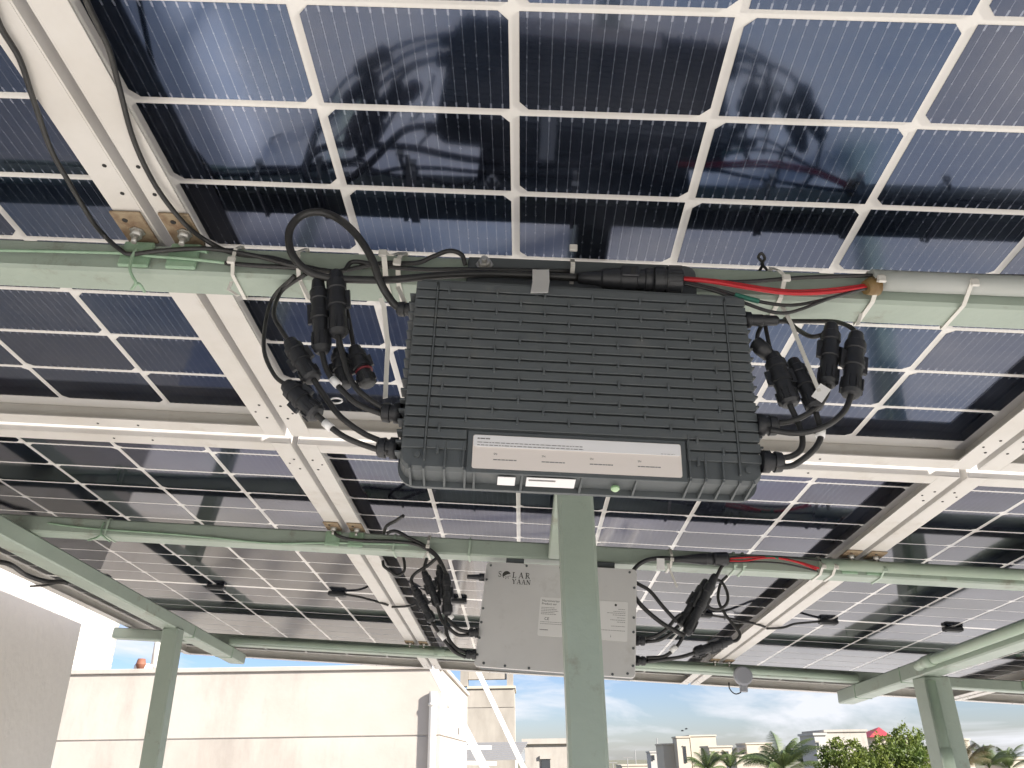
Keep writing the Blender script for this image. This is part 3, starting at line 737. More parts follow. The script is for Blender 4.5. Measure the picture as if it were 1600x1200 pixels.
# AC trunk connector
ac = thing('trunk_connector', 'large black round plug joining the thick cable to the red and black wires', 'connector', at(985, 436, .25))
a_, b_ = at(903, 434, .254), at(1066, 439, .250)
part('housing', MB().lathe(a_, b_, [(0, .0058), (.10, .0068), (.22, .0082), (.24, .0105), (.40, .0118), (.42, .0128), (.56, .0128), (.57, .0112), (.64, .0112), (.65, .0126), (.72, .0126)], 14), M['black'], ac)
part('locking_nut', MB().lathe(a_ + (b_ - a_) * .723, b_, [(0, .0125), (.05, .0142), (.35, .0142), (.36, .0130), (.45, .0130), (.46, .0150), (.95, .0150), (1, .0120)], 14), M['black'], ac)
for k in range(8):
    an = k * math.pi / 4; e = np.array([0, math.cos(an), math.sin(an)]) * .0148
    part('grip_rib', MB().bar(a_ + (b_ - a_) * .86 + e, a_ + (b_ - a_) * .985 + e, .0034, .0022, e), M['black'], ac)
hs = a_ + (b_ - a_) * .49; part('latch_window', MB().box((hs[0] - .009, hs[1] - .0152, hs[2] - .006), (hs[0] + .009, hs[1] - .0122, hs[2] + .007), .001), M['black'], ac)
part('latch_slot', MB().box((hs[0] + .000, hs[1] - .0160, hs[2] - .004), (hs[0] + .0055, hs[1] - .0153, hs[2] + .004), .0003), M['hole'], ac)
# folded paper tag on the thick cable
tg = MB(); ta, tb, tcn_ = at(832, 422, .2490), at(832, 440, .2350), at(829, 458, .2200); xs = np.array([.0172, 0, .0012])
th_ = np.array([0, -.0006, 0])
vs = []
for q in (ta, tb, tcn_):
    vs += [q, q + xs, q + xs + th_, q + th_]
tg.add(vs, [(0, 1, 5, 4), (4, 5, 9, 8), (3, 7, 6, 2), (7, 11, 10, 6), (0, 3, 2, 1), (8, 9, 10, 11), (0, 4, 7, 3), (4, 8, 11, 7), (1, 2, 6, 5), (5, 6, 10, 9)])
tg.box(tuple(ta + np.array([0, -.0006, -.0008])), tuple(ta + np.array([.0172, .018, .0004])))
single('paper_tag', tg, M['tag'], 'white folded paper tag on the thick cable above the ribbed inverter', 'tag')
# wires leaving the connector
def wire(px, m, r, label):
    return cable([at(x, y, Y) for x, y, Y in px], r, label, m, 'electric_wire', 'wire', 'wires from the trunk connector', 8)
wire(((1062, 436, .250), (1110, 440, .251), (1170, 450, .252), (1230, 458, .253), (1290, 457, .256), (1345, 450, .262), (1368, 446, .2655)), 'red', .0022, 'red wire sagging from the big plug to the grey conduit')
wire(((1062, 434, .251), (1112, 438, .252), (1160, 445, .2535), (1205, 452, .2545), (1245, 455, .2555), (1300, 452, .258), (1350, 446, .264), (1368, 444, .266)), 'red', .0018, 'second thinner red wire just above the sagging red wire')
wire(((1062, 442, .250), (1118, 455, .249), (1165, 474, .2475), (1200, 486, .247), (1228, 489, .247), (1258, 481, .250), (1300, 465, .257), (1352, 451, .263), (1370, 448, .266)), 'cable', .0018, 'black wire sagging lowest between the big plug and the conduit')
wire(((1062, 440, .2505), (1108, 449, .2505), (1150, 461, .2505), (1190, 472, .2505), (1235, 477, .2515), (1280, 470, .2545), (1340, 454, .262), (1370, 447, .267)), 'cable', .0018, 'black wire sagging with a green taped stretch')
wire(((1148, 460.5, .2503), (1165, 465.5, .2503), (1186, 471, .2503)), 'tealwire', .0027, 'green tape sleeve round the sagging black wire')
wire(((1062, 437, .252), (1110, 440, .254), (1170, 440, .2575), (1250, 434, .2595), (1340, 431, .2605), (1450, 430, .2605), (1600, 432, .2605), (1800, 437, .2605)), 'cable', .0022, 'black cable running straight along the top of the near purlin to the right')
single('tape_wrap', MB().lathe(at(1352, 449.5, .2640), at(1368, 446, .2655), [(0, .0075), (.5, .0098), (1, .0114)], 12), M['brass'], 'brown tape collar at the mouth of the grey conduit', 'tape')

# ------------------------------------------------------------------ cable ties
def tie(px, pur, label, front=.018, w=.0042, tail=None, m='tie', tilt=0.0, head=True, top_off=.004, head_z=None):
    x = at(px, 440 if pur is P1 else 865, pur[0])[0]; y0, y1 = pur[0] - front, pur[1] + .0016
    zt, zb = ZT + .0012, ZB - .0014
    mb = MB().strip([(x + tilt, y1, zt), (x + tilt, pur[0] - .001, zt), (x + tilt * .8, y0, zt - .003 - .78 * front), (x, y0, zb + .014), (x - .0005, pur[0] - .003, zb), (x - .001, y1, zb), (x, y1, zt - .001)], w, .0012, (1, 0, 0))
    o = single('cable_tie', mb, M[m], label, 'cable tie', 'cable ties on the purlins')
    if head:
        hz = zb + .010 if head_z is None else head_z
        part('tie_head', MB().box((x - .0042, y0 - .0045, hz - .004), (x + .0042, y0 - .0008, hz + .004), .0008), M[m], o)
    if tail is not None:
        part('tie_tail', MB().strip(tail, w * .85, .0011, (1, 0, .3)), M[m], o)
    return o
tie(363, P1, 'leftmost white cable tie round the near purlin', .013, .0040, [at(362, 440, .262), at(357, 452, .262), at(372, 462, .262)])
tie(468, P1, 'white cable tie just left of the twin plugs', .022, .0046, [at(470, 440, .2555), at(476, 452, .254), at(484, 468, .254)])
tie(605, P1, 'white cable tie bundling the thick looped cable', .036, .0056, [at(595, 466, .243), at(600, 480, .246), at(606, 540, .256), at(603, 600, .262), at(602, 622, .264)], tilt=.010)
tie(624, P1, 'white cable tie just left of the ribbed inverter top', .022, .0050, [at(621, 448, .2555), at(628, 462, .2555), at(634, 476, .2555)], tilt=.002)
tie(893, P1, 'white cable tie behind the big black plug', .024, .0046, head_z=-.045)
tie(1216, P1, 'white cable tie with a long slanting tail beside the right plugs', .022, .0046, [at(1222, 478, .255), at(1236, 505, .252), at(1258, 560, .248), at(1280, 612, .246)], tilt=-.006)
tie(1356, P1, 'white cable tie holding the mouth of the grey conduit', .027, .0046, [at(1345, 490, .260), at(1340, 508, .262)], tilt=.003)
tie(1494, P1, 'white cable tie round the grey conduit at the right edge', .027, .0042, tilt=.004)
for px_, lb in ((372 - 294, 'painted cable tie round the middle purlin near the left rafter'), (614, 'painted cable tie on the middle purlin right of the seam'), (733, 'painted cable tie on the middle purlin above the grey inverter')):
    if px_ < 100: px_ = 376 - 300 + 80
    tie(px_, P2, lb, .005, .0042, m='greytie', head=False)
tie(669, P2, 'white cable tie on the middle purlin above the black plugs', .018, .0056, [at(668, 862, 1.292), at(662, 872, 1.292)])
tie(1047, P2, 'white cable tie beside the paper tag on the middle purlin', .020, .0056, [at(1043, 880, 1.29), at(1050, 898, 1.29), at(1058, 918, 1.29)])
tie(1146, P2, 'painted cable tie left of the far red wires', .010, .0050, m='greytie')
tie(1160, P2, 'painted cable tie at the start of the far red wires', .010, .0050, m='greytie')
tie(1277, P2, 'white cable tie at the mouth of the far conduit', .029, .0056)
tie(1296, P2, 'white cable tie just right of the mouth of the far conduit', .029, .0056)
tie(1370, P2, 'painted cable tie round the far conduit beyond the seam', .028, .0040, m='greytie')

# --- far inverter: flat brushed cover facing the camera, hung from the middle purlin
JW, JH = .331, .228
F2 = frame_matrix((.461, 1.284, -.2085), (.990, -.125, -.032), (-.010, .090, .995))
inv2 = thing('solar_inverter', 'flat grey microinverter with printed logo hanging on the middle purlin behind the post', 'inverter', None, mw=W @ F2)
cs2 = part('case', MB().prism(rrect(JW - .006, JH - .006, .010), -.034, -.0044), M['case'], inv2, 'L')
part('cover', MB().prism(rrect(JW, JH, .009, 5), -.0040, 0, rrect(JW - .0016, JH - .0016, .0085, 5)), M['cover'], inv2, 'L')
for i in range(14):
    part('back_fin', MB().box((-.15, -.10 + i * .0155, -.046), (.15, -.0985 + i * .0155, -.0342)), M['case'], cs2, 'L')
scr = [(-.155, .105), (-.075, .108), (.0, .108), (.075, .108), (.150, .106)] + [(sx * .1605, y) for sx in (-1, 1) for y in (.072, .008, -.022, -.055, -.090)] + [(-.10, -.1085), (-.05, -.1095), (.03, -.1095), (.09, -.1095), (.12, -.1095), (.15, -.106), (-.145, -.106)]
for (x, y) in scr: part('screw', MB().lathe((x, y, .0001), (x, y, .0018), [(0, .0028), (.5, .0028), (1, .0016)], 8), M['case'], inv2, 'L')
part('hanger_bracket', MB().box((.345, 1.3120, -.115), (.385, 1.3200, -.0805), .001), M['case'], inv2)
part('hanger_bracket', MB().box((.545, 1.3000, -.115), (.585, 1.3080, -.0805), .001), M['case'], inv2)
# logo strokes
def stroke(mb, pts, w, sc, ox, oy, z):
    for a, b in zip(pts[:-1], pts[1:]):
        a, b = np.array(a, float), np.array(b, float); d = b - a; n = np.array([-d[1], d[0]]) / (np.linalg.norm(d) + 1e-9) * w / 2
        q = [a - n, b - n, b + n, a + n]; mb.add([(ox + sc * v[0], oy + sc * v[1], z) for v in q], [(0, 1, 2, 3)])
K, T_ = .17, .075
GL = {
 'S': [([(.52, .80), (.44, .93), (.28, .97), (.13, .88), (.10, .74), (.20, .60)], .09), ([(.18, .62), (.44, .42)], .17), ([(.42, .43), (.53, .28), (.50, .12), (.35, .03), (.18, .06), (.07, .22)], .09)],
 'L': [([(.2, 0), (.2, 1)], K), ([(0, .035), (.66, .035)], T_), ([(.63, 0), (.66, .26)], T_), ([(0, .97), (.4, .97)], T_)],
 'A': [([(.40, 1), (.12, 0)], T_), ([(.40, 1), (.74, 0)], K), ([(.20, .34), (.62, .34)], T_), ([(0, .03), (.26, .03)], T_), ([(.58, .03), (.92, .03)], T_)],
 'R': [([(.18, 0), (.18, 1)], K), ([(0, .03), (.38, .03)], T_), ([(0, .97), (.45, .97), (.60, .88), (.63, .74), (.56, .60), (.42, .52), (.2, .52)], .10), ([(.38, .52), (.76, .02)], .15)],
 'Y': [([(.12, .97), (.42, .46)], K), ([(.74, .97), (.42, .46)], T_), ([(.42, .5), (.42, 0)], K), ([(0, .97), (.28, .97)], T_), ([(.60, .97), (.86, .97)], T_), ([(.26, .03), (.58, .03)], T_)],
 'N': [([(.14, 0), (.14, 1)], T_), ([(.12, .97), (.72, .03)], K), ([(.72, 0), (.72, 1)], T_), ([(0, .03), (.28, .03)], T_), ([(0, .97), (.2, .97)], T_), ([(.58, .97), (.86, .97)], T_)]}
lg = MB(); zz = .0003
for ch, ox, oy, sc in (('S', -.1365, .0800, .0132), ('L', -.1045, .0795, .0128), ('A', -.0905, .0793, .0128), ('R', -.0758, .0790, .0128),
                       ('Y', -.1040, .0660, .0108), ('A', -.0932, .0658, .0108), ('A', -.0828, .0656, .0108), ('N', -.0722, .0654, .0108)):
    for pts, w in GL[ch]: stroke(lg, pts, w, sc, ox, oy, zz)
ogc = (-.1175, .0850); R_ = .0090
arc = [(ogc[0] + R_ * math.cos(a), ogc[1] + R_ * math.sin(a)) for a in np.linspace(rad(20), rad(215), 16)]
sw = [(ogc[0] - .0050, ogc[1] - .0030), (ogc[0] + .0010, ogc[1] + .0010), (ogc[0] + .0060, ogc[1] + .0024)]
loop = arc + sw; lg.add([(x, y, zz) for x, y in loop], [tuple(range(len(loop)))])
for k in range(7):
    a = rad(225 + k * 20); r = R_ * (.55 if k % 2 else .92); lg.add([(ogc[0] + r * math.cos(a) + dx, ogc[1] + r * math.sin(a) + dy, zz) for dx, dy in ((-.0009, -.0009), (.0009, -.0009), (.0009, .0009), (-.0009, .0009))], [(0, 1, 2, 3)])
part('printed_logo', lg, M['printdark'], inv2, 'L')
ls2 = label_plate(inv2, -.0385, .1480, -.0420, .0400, .0001, 'label3', .003)
part('printed_text', text_mb('Microinverter', .0068, (-.0345, .0305, .0009), (1, 0, 0), (0, 1, 0)), M['printdark'], ls2, 'L')
part('printed_text', text_mb('Product ser', .0068, (-.0345, .0240, .0009), (1, 0, 0), (0, 1, 0)), M['printdark'], ls2, 'L')
pr = MB()
for i, y in enumerate((.0175, .0140, .0105, .0070, .0035)): dash_row(pr, -.0345, -.006 + (i % 3) * .004, y, .0011, .0009, 1, 30 + i)
for i, y in enumerate((-.013, -.017)): dash_row(pr, -.0345, .012, y, .0009, .0009, 1, 40 + i)
for i, (x0_, y) in enumerate(((.128, .023), (.118, .018), (.105, .0145), (.117, .0105), (.126, .005), (.112, .000), (.126, -.004), (.114, -.013), (.090, -.022))): dash_row(pr, x0_, .1430, y, .0010, .0009, 1, 50 + i)
for i, y in enumerate((.005, -.004, -.008)): dash_row(pr, .058, .076, y, .0009, .0009, 1, 70 + i)
dash_row(pr, -.0345, -.017, -.0300, .0016, .0009, 4, 80)
part('fine_print', pr, M['print'], ls2, 'L', kind='stuff')
part('printed_text', text_mb('CE', .0085, (-.0265, -.0085, .0009), (1, 0, 0), (0, 1, 0)), M['printdark'], ls2, 'L')
part('printed_text', text_mb('i', .0085, (.1130, -.0360, .0009), (1, 0, 0), (0, 1, 0)), M['printdark'], ls2, 'L')
lg2 = MB(); lg2.cyl((.1225, .0322, .0008), (.1225, .0322, .0010), .0026, 10)
part('printed_mark', lg2, M['printdark'], ls2, 'L')
YH = 1.300
for (q, d) in (((748, 989), (-1, 0, 0)), ((744, 1023), (-1, 0, 0)), ((992, 1001), (1, 0, 0)), ((993, 1032), (1, 0, 0))): gland(inv2, at(q[0], q[1], YH), d, .022, .0105)
p0 = at(757, 902, YH); p1 = at(730, 901, YH)
part('end_cap', MB().lathe(p0, p1, [(0, .0085), (.3, .0085), (.32, .0062), (.95, .0048), (1, .0040)], 12), M['black'], inv2)
LR2 = .0038
def p2(pts, Y=YH): return [at(x, y, Y) for x, y in pts]
lead(inv2, p2([(733, 987), (718, 984), (706, 974), (700, 966)]), LR2)
lead(inv2, p2([(733, 992), (716, 992), (702, 982), (690, 968), (683, 946)]), LR2)
lead(inv2, p2([(728, 1020), (712, 1012), (700, 996), (696, 976), (697, 962)]), LR2)
lead(inv2, p2([(728, 1027), (710, 1018), (694, 1000), (684, 986), (675, 972)]), LR2)
connector(inv2, at(645, 914, YH), at(676, 972, YH), 1.15); connector(inv2, at(662, 892, YH), at(685, 948, YH), 1.1)
connector(inv2, at(687, 882, YH + .012), at(691, 938, YH + .012), 1.15); connector(inv2, at(697, 896, YH - .006), at(699, 962, YH - .006), 1.2)
ferrule(inv2, at(686, 988, YH - .002), at(695, 999, YH - .002), .0060); ferrule(inv2, at(702, 966, YH), at(707, 961, YH), .0060)
lead(inv2, p2([(1009, 998), (1026, 993), (1042, 982), (1056, 966), (1064, 960)]), LR2)
lead(inv2, p2([(1009, 1003), (1030, 1000), (1046, 991), (1060, 978)]), LR2)
lead(inv2, p2([(1010, 1028), (1036, 1026), (1052, 1016), (1062, 1004), (1068, 992)]), LR2)
lead(inv2, p2([(1010, 1034), (1040, 1030), (1066, 1026), (1088, 1019)]), LR2)
ferrule(inv2, at(1048, 1018, YH - .003), at(1056, 1010, YH - .003), .0062)
connector(inv2, at(1118, 898, YH), at(1072, 992, YH), 1.3); connector(inv2, at(1104, 906, YH + .012), at(1062, 978, YH + .012), 1.2)
connector(inv2, at(1144, 1000, YH), at(1084, 1020, YH), 1.2)
lead(inv2, p2([(993, 910), (1000, 914), (1016, 924), (1036, 948), (1058, 972)]), .0042)
# far cables
cable([at(x, y, 1.289) for x, y in ((1062, 874), (1036, 872), (1012, 875), (994, 886), (985, 904), (988, 925), (1004, 948), (1032, 972), (1056, 986), (1070, 994))], .0048, 'thick black cable looping down from the middle purlin beside the grey inverter', seg=10)
ac2 = thing('trunk_connector', 'black round plug on the middle purlin feeding the far red wires', 'connector', at(1095, 873, 1.292))
a_, b_ = at(1050, 874, 1.290), at(1138, 873, 1.290)
part('housing', MB().lathe(a_, b_, [(0, .006), (.2, .008), (.4, .011), (.6, .0135), (.62, .0125), (.72, .0125)], 12), M['black'], ac2)
part('locking_nut', MB().lathe(a_ + (b_ - a_) * .725, b_, [(0, .013), (.1, .015), (.9, .015), (1, .012)], 12), M['black'], ac2)
def fwire(px, m, r, label): return cable([at(x, y, 1.288) for x, y in px], r, label, m, 'electric_wire', 'wire', 'wires from the far trunk connector', 6)
fwire(((1136, 876), (1160, 877), (1190, 872), (1215, 872), (1245, 878), (1276, 890)), 'red', .0026, 'red wire running from the far plug to the far conduit')
fwire(((1136, 873), (1170, 871), (1200, 871), (1240, 876), (1280, 888)), 'red', .0020, 'second thinner red wire above the far red wire')
fwire(((1136, 879), (1180, 878), (1220, 880), (1250, 886), (1278, 893)), 'cable', .0020, 'black wire sagging beneath the far red wires')
fwire(((1136, 871), (1180, 868), (1240, 872), (1300, 877), (1360, 879)), 'cable', .0020, 'black cable passing above the far red wires along the middle purlin')
fwire(((1196, 870.5), (1206, 870.5), (1216, 872)), 'tealwire', .0030, 'green tape sleeve on the far red wires')
tg = MB(); q = at(1026, 872, 1.281); tg.box((q[0], q[1], q[2] - .026), (q[0] + .017, q[1] + .0008, q[2])); single('paper_tag', tg, M['tag'], 'white paper tag on the thick cable of the far inverter', 'tag')
for pts, lb in ((((519, 828), (530, 838), (560, 844), (620, 846), (655, 852), (680, 868), (690, 884)), 'black cable along the middle purlin from the seam to the far plugs'),
                (((604, 834), (612, 830), (622, 831), (640, 841), (662, 852), (684, 870), (698, 898)), 'black cable arching onto the middle purlin right of the seam'),
                (((667, 872), (664, 882), (662, 893)), 'short black cable down to the shorter slanted far plug'),
                (((682, 872), (668, 884), (650, 895), (643, 905), (645, 916)), 'black cable curving down to the longer slanted far plug')):
    cable([at(x, y, 1.294) for x, y in pts], .0038, lb)
cable([az(x, y, -.040) for x, y in ((630, 806), (618, 814), (604, 822), (600, 833))], .0038, 'short black cable stub above the middle purlin right of the seam')
cable([at(x, y, 1.40) for x, y in ((629, 868), (632, 880), (631, 893), (620, 899), (611, 893), (600, 885), (598, 876))], .0034, 'small looped black cable beside the left seam behind the middle purlin')
cable([at(x, y, 1.297) for x, y in ((1120, 900), (1126, 888), (1134, 878))], .0038, 'black cable joining the slanted far plugs to the middle purlin')
cable([at(x, y, 1.345) for x, y in ((1136, 900), (1126, 912), (1122, 935), (1130, 955), (1145, 975), (1156, 990), (1152, 1000), (1142, 1003))], .0034, 'black cable snaking from the purlin down to the lying far plug')
cable([at(x, y, 1.325) for x, y in ((1112, 907), (1126, 908), (1136, 925), (1136, 942), (1124, 952), (1110, 950), (1102, 940))], .0034, 'round loop of black cable beside the slanted far plugs')
cable([at(x, y, 1.3035) for x, y in ((75, 817), (110, 822), (160, 827), (250, 833), (330, 840), (400, 847), (440, 849), (520, 848), (640, 851))], .0022, 'thin green painted wire along the left half of the middle purlin', 'green2', 'painted_wire', 'wire')
cable([at(x, y, Y) for x, y, Y in ((163, 816, 1.304), (158, 826, 1.300), (157, 836, 1.300), (147, 842, 1.310), (137, 844, 1.33), (150, 840, 1.31), (158, 836, 1.302), (166, 842, 1.31), (172, 846, 1.32))], .0018, 'twisted binding wire on the middle purlin near the left rafter', 'green2', 'binding_wire', 'wire')
# round sensor / lamp hanging on the far purlin
q = at(1161, 1056, 2.655)
ds = thing('round_sensor', 'round grey disc hanging on the far purlin with a thin cable loop', 'sensor', q)
part('disc', MB().lathe(q + np.array([0, .014, 0]), q + np.array([0, -.010, 0]), [(0, .026), (.2, .034), (.8, .034), (1, .028)], 20), M['dish'], ds)
part('neck', MB().box((q[0] - .014, q[1] - .002, q[2] - .056), (q[0] + .014, q[1] + .012, q[2] - .020), .003), M['dish'], ds)
part('loop_cable', MB().tube([at(x, y, 2.66) for x, y in ((1139, 1066), (1140, 1076), (1148, 1084), (1157, 1082), (1160, 1074))], .0022), M['cable'], ds)
# black cable along the left edge of the canopy
cable([az(x, y, -.075) for x, y in ((-60, 860), (-10, 876), (16, 882), (40, 898), (70, 908), (96, 909), (106, 911))], .0065, 'black cable sagging along the outer edge of the left panel')

# ------------------------------------------------------------------ background on the roof
def wbox(px0, px1, ptop, D, depth, zbot): 
    a = wp(px0, ptop, D); b = wp(px1, ptop, D); return (a[0], D, zbot), (b[0], D + depth, max(a[2], b[2]))
# stair room: two rendered courses with a recessed joint, coping and drain pipe
TOPZ, JZ, SX = 2.42, 1.715, -.865
st = thing('stair_room', 'sunlit white plastered stair room with a horizontal joint behind the left post', 'building', (-4.5, 11, FZ), 'W')
part('lower_wall', MB().box((-8.9, 9.0, FZ), (SX, 13.2, JZ - .006), .004), M['plaster'], st, 'W')
part('wall_joint', MB().box((-8.88, 9.02, JZ - .010), (SX - .02, 13.18, JZ + .010)), M['plasterside'], st, 'W')
part('upper_wall', MB().box((-8.9, 9.0, JZ + .006), (SX, 13.2, TOPZ - .05), .004), M['plaster'], st, 'W')
part('coping', MB().box((-8.93, 8.97, TOPZ - .049), (SX + .03, 13.23, TOPZ), .006), M['plaster'], st, 'W')
dp = MB().tube([(SX - .085, 8.955, FZ + .05), (SX - .085, 8.955, 2.02), (SX - .085, 8.955, 2.14)], .042, 10, 1)
pp = part('drain_pipe', dp, M['whitepaint'], st, 'W')
for z in (.6, 1.3, 2.0): part('pipe_clip', MB().cyl((SX - .085, 8.955, z), (SX - .085, 8.955, z + .03), .050, 12), M['whitepaint'], pp, 'W')
part('vent_hole', MB().box((SX - .001, 9.75, 2.02), (SX + .003, 9.82, 2.07)), M['hole'], st, 'W')
part('vent_hole', MB().box((SX - .001, 11.4, 1.78), (SX + .003, 11.5, 1.86)), M['hole'], st, 'W')
# grey stucco wall on the left
lw = wp(134, 950, 3.02)
single('stucco_wall', MB().box((lw[0] - .24, 0.3, FZ), (lw[0], 3.02, 3.2), .006), M['plasterside'], 'shaded grey stucco wall at the left edge beside the canopy', 'wall', space='W')
# water tank
tk = thing('water_tank', 'white ribbed plastic water tank on the stair room roof', 'water tank', (-7.15, 12.0, TOPZ), 'W')
prof = [(0, 1.0), (.02, 1.06)]
for i in range(12):
    z = .06 + i * .062; prof += [(z, 1.06), (z + .006, 1.066), (z + .050, 1.066), (z + .056, 1.06)]
prof += [(.84, 1.05), (.92, .85), (.97, .45), (.975, .32), (1, .32)]
part('shell', MB().lathe((-7.15, 12.0, TOPZ + .001), (-7.15, 12.0, TOPZ + 1.75), prof, 40), M['tank'], tk, 'W')
part('lid', MB().lathe((-7.15, 12.0, TOPZ + 1.751), (-7.15, 12.0, TOPZ + 1.83), [(0, .38), (.7, .38), (1, .30)], 24), M['tank'], tk, 'W')
tp = thing('water_pipe', 'white plastic water pipe with terracotta cap beside the tank', 'pipe', (-4.2, 9.4, TOPZ), 'W')
q = wp(241, 1040, 9.5); q2 = wp(241, 1004, 9.5); q3 = wp(226, 1040, 9.5); zq = TOPZ + .06
part('riser', MB().tube([(q[0], 9.5, zq), (q[0], 9.5, q2[2]), (q[0], 9.5, q2[2] + .6)], .042, 10, 1), M['whitepaint'], tp, 'W')
part('elbow', MB().tube([(q[0], 9.5, zq), (q3[0] - .1, 9.5, zq)], .05, 10, 1), M['whitepaint'], tp, 'W')
part('cap', MB().lathe((q3[0], 9.40, zq - .03), (q3[0], 9.40, zq + .09), [(0, .03), (.5, .055), (1, .04)], 12), M['terracotta'], tp, 'W')
# leaning white steel braces
def brace(pa, pb, D, w, label):
    a, b = wp(*pa, D), wp(*pb, D); d = (b - a); a2 = a - d * .35; t = (FZ - a[2]) / d[2]; b2 = a + d * t
    o = single('steel_brace', MB().bar(b2, a2, w, w, (0, 1, 0), .004), M['whitepaint'], label, 'brace', 'white leaning braces', 'W')
    part('foot_plate', MB().box((b2[0] - .12, b2[1] - .12, FZ + .001), (b2[0] + .12, b2[1] + .12, FZ + .012)), M['whitepaint'], o, 'W'); return o
b1 = brace((676, 1042), (757, 1200), 7.2, .066, 'thicker white steel brace leaning beside the white stair room')
b2_ = brace((748, 1052), (818, 1200), 7.6, .046, 'thinner white steel brace leaning in front of the concrete tower')
qa, qb = wp(722, 1168, 7.4), wp(768, 1168, 7.4)
part('cross_bar', MB().bar((qa[0], 7.4, qa[2]), (qb[0], 7.4, qb[2]), .045, .03), M['whitepaint'], b1, 'W')
qa, qb = wp(728, 1192, 7.4), wp(776, 1193, 7.4)
part('cross_bar', MB().bar((qa[0], 7.4, qa[2]), (qb[0], 7.4, qb[2]), .045, .03), M['whitepaint'], b1, 'W')
# unfinished concrete tower
tw = thing('concrete_tower', 'unfinished bare concrete tower with an open top storey', 'building', (-1.6, 36.5, -9), 'W')
x0, x1 = wp(706, 1100, 35)[0], wp(804, 1100, 35)[0]; zs = wp(760, 1076, 35)[2]; zt = wp(760, 1061, 35)[2]
jz = wp(760, 1106, 35)[2]
part('wall', MB().box((x0, 35, -9), (x1, 38, jz - .02)), M['concrete'], tw, 'W')
part('wall', MB().box((x0, 35, jz + .02), (x1, 38, zs)), M['concrete'], tw, 'W')
part('band', MB().box((x0 + .01, 35.03, jz - .021), (x1 - .01, 37.97, jz + .021)), M['plaster'], tw, 'W')
part('sill', MB().box((wp(730, 1076, 35)[0], 34.93, zs + .001), (x1 + .05, 38.05, zs + .10)), M['cream'], tw, 'W')
part('pillar', MB().box((wp(719, 1076, 35)[0], 35.0, zs + .101), (wp(731, 1076, 35)[0], 35.5, zt + 1.2)), M['concrete'], tw, 'W')
part('pillar', MB().box((wp(792, 1076, 35)[0], 35.0, zs + .101), (wp(802, 1076, 35)[0], 35.5, zt + 1.2)), M['concrete'], tw, 'W')
part('beam', MB().box((wp(731.5, 1076, 35)[0], 35.05, zt), (wp(791.5, 1076, 35)[0], 35.45, zt + .5)), M['concrete'], tw, 'W')
part('slab', MB().box((x0 - .1, 34.8, zt + 1.201), (x1 + .1, 38.2, zt + 1.4)), M['concrete'], tw, 'W')
# corrugated awning
aw = thing('sheet_awning', 'grey corrugated sheet awning below the concrete tower', 'awning', (-.8, 22, 1.5), 'W')
ax0, ax1 = wp(718, 1160, 22)[0], wp(825, 1160, 22)[0]; za, zb_ = wp(770, 1160, 22)[2], wp(770, 1188, 20.2)[2]
for i in range(9):
    t0, t1 = i / 9, (i + .93) / 9; y0 = 22 - 1.8 * t0; y1 = 22 - 1.8 * t1; z0 = za + (zb_ - za) * t0; z1 = za + (zb_ - za) * t1
    m_ = MB(); m_.add([(ax0 + .12 * t0, y0, z0), (ax1 - .25 * t0, y0, z0), (ax1 - .25 * t1, y1, z1 + .015), (ax0 + .12 * t1, y1, z1 + .015), (ax0 + .12 * t0, y0, z0 - .02), (ax1 - .25 * t0, y0, z0 - .02), (ax1 - .25 * t1, y1, z1 - .005), (ax0 + .12 * t1, y1, z1 - .005)],
                      [(3, 2, 1, 0), (4, 5, 6, 7), (0, 1, 5, 4), (2, 3, 7, 6), (1, 2, 6, 5), (3, 0, 4, 7)])
    part('sheet_strip', m_, M['sheet'], aw, 'W')
for xx in (ax0 + .1, ax1 - .3): part('support_post', MB().box((xx - .03, 21.9, -9), (xx + .03, 21.96, za - .03)), M['whitepaint'], aw, 'W')
# ------------------------------------------------------------------ town beyond
def building(label, blocks, material='cream', windows=()):
    """blocks: (px0, px1, ptop, D, depth)"""
    b0 = blocks[0]; q = wp((b0[0] + b0[1]) / 2, 1190, b0[3])
    t = thing('town_building', label, 'building', (q[0], b0[3], -9), 'W', 'buildings of the town')
    for (a, b, top_, D, dep, *mm) in blocks:
        dep = dep * .55
        mn, mx_ = wbox(a, b, top_, D, dep, -9)
        part('wall', MB().box(mn, mx_), M[mm[0] if mm else material], t, 'W')
        part('parapet', MB().box((mn[0] - .1, mn[1] - .1, mx_[2] + .002), (mx_[0] + .1, mx_[1] + .1, mx_[2] + .16)), M[mm[0] if mm else material], t, 'W')
    for (a, b, c, d, D) in windows:
        q0, q1 = wp(a, c, D - .02), wp(b, d, D - .02)
        w_ = part('window', MB().box((q0[0], D - .04, q1[2]), (q1[0], D - .005, q0[2])), M['glass'], t, 'W')
        part('frame', MB().box((q0[0] - .05, D - .07, q0[2]), (q1[0] + .05, D - .01, q0[2] + .1)), M[material], w_, 'W')
    return t
building('white wall with drain pipe behind the central post', [(820, 945, 1163, 28, 5, 'plaster')], 'plaster', [(846, 860, 1186, 1204, 28)])
building('low cream flat roof left of the twin-block house', [(972, 1080, 1197, 120, 14)], 'cream')
building('twin-block cream house with a cantilevered slab', [(1036, 1073, 1164, 100, 10), (1078, 1118, 1151, 98, 10), (1057, 1077, 1153, 97.9, 5), (1016, 1033, 1176, 108, 6, 'greywall')], 'cream', [(1068, 1074, 1166, 1192, 97.85), (1019, 1023, 1180, 1188, 107.9)])
building('lower cream house with one dark window among the palms', [(1108, 1143, 1168, 90, 8), (1150, 1206, 1182, 84, 8)], 'cream', [(1131, 1139, 1174, 1181, 89.9), (1113, 1121, 1180, 1190, 89.9)])
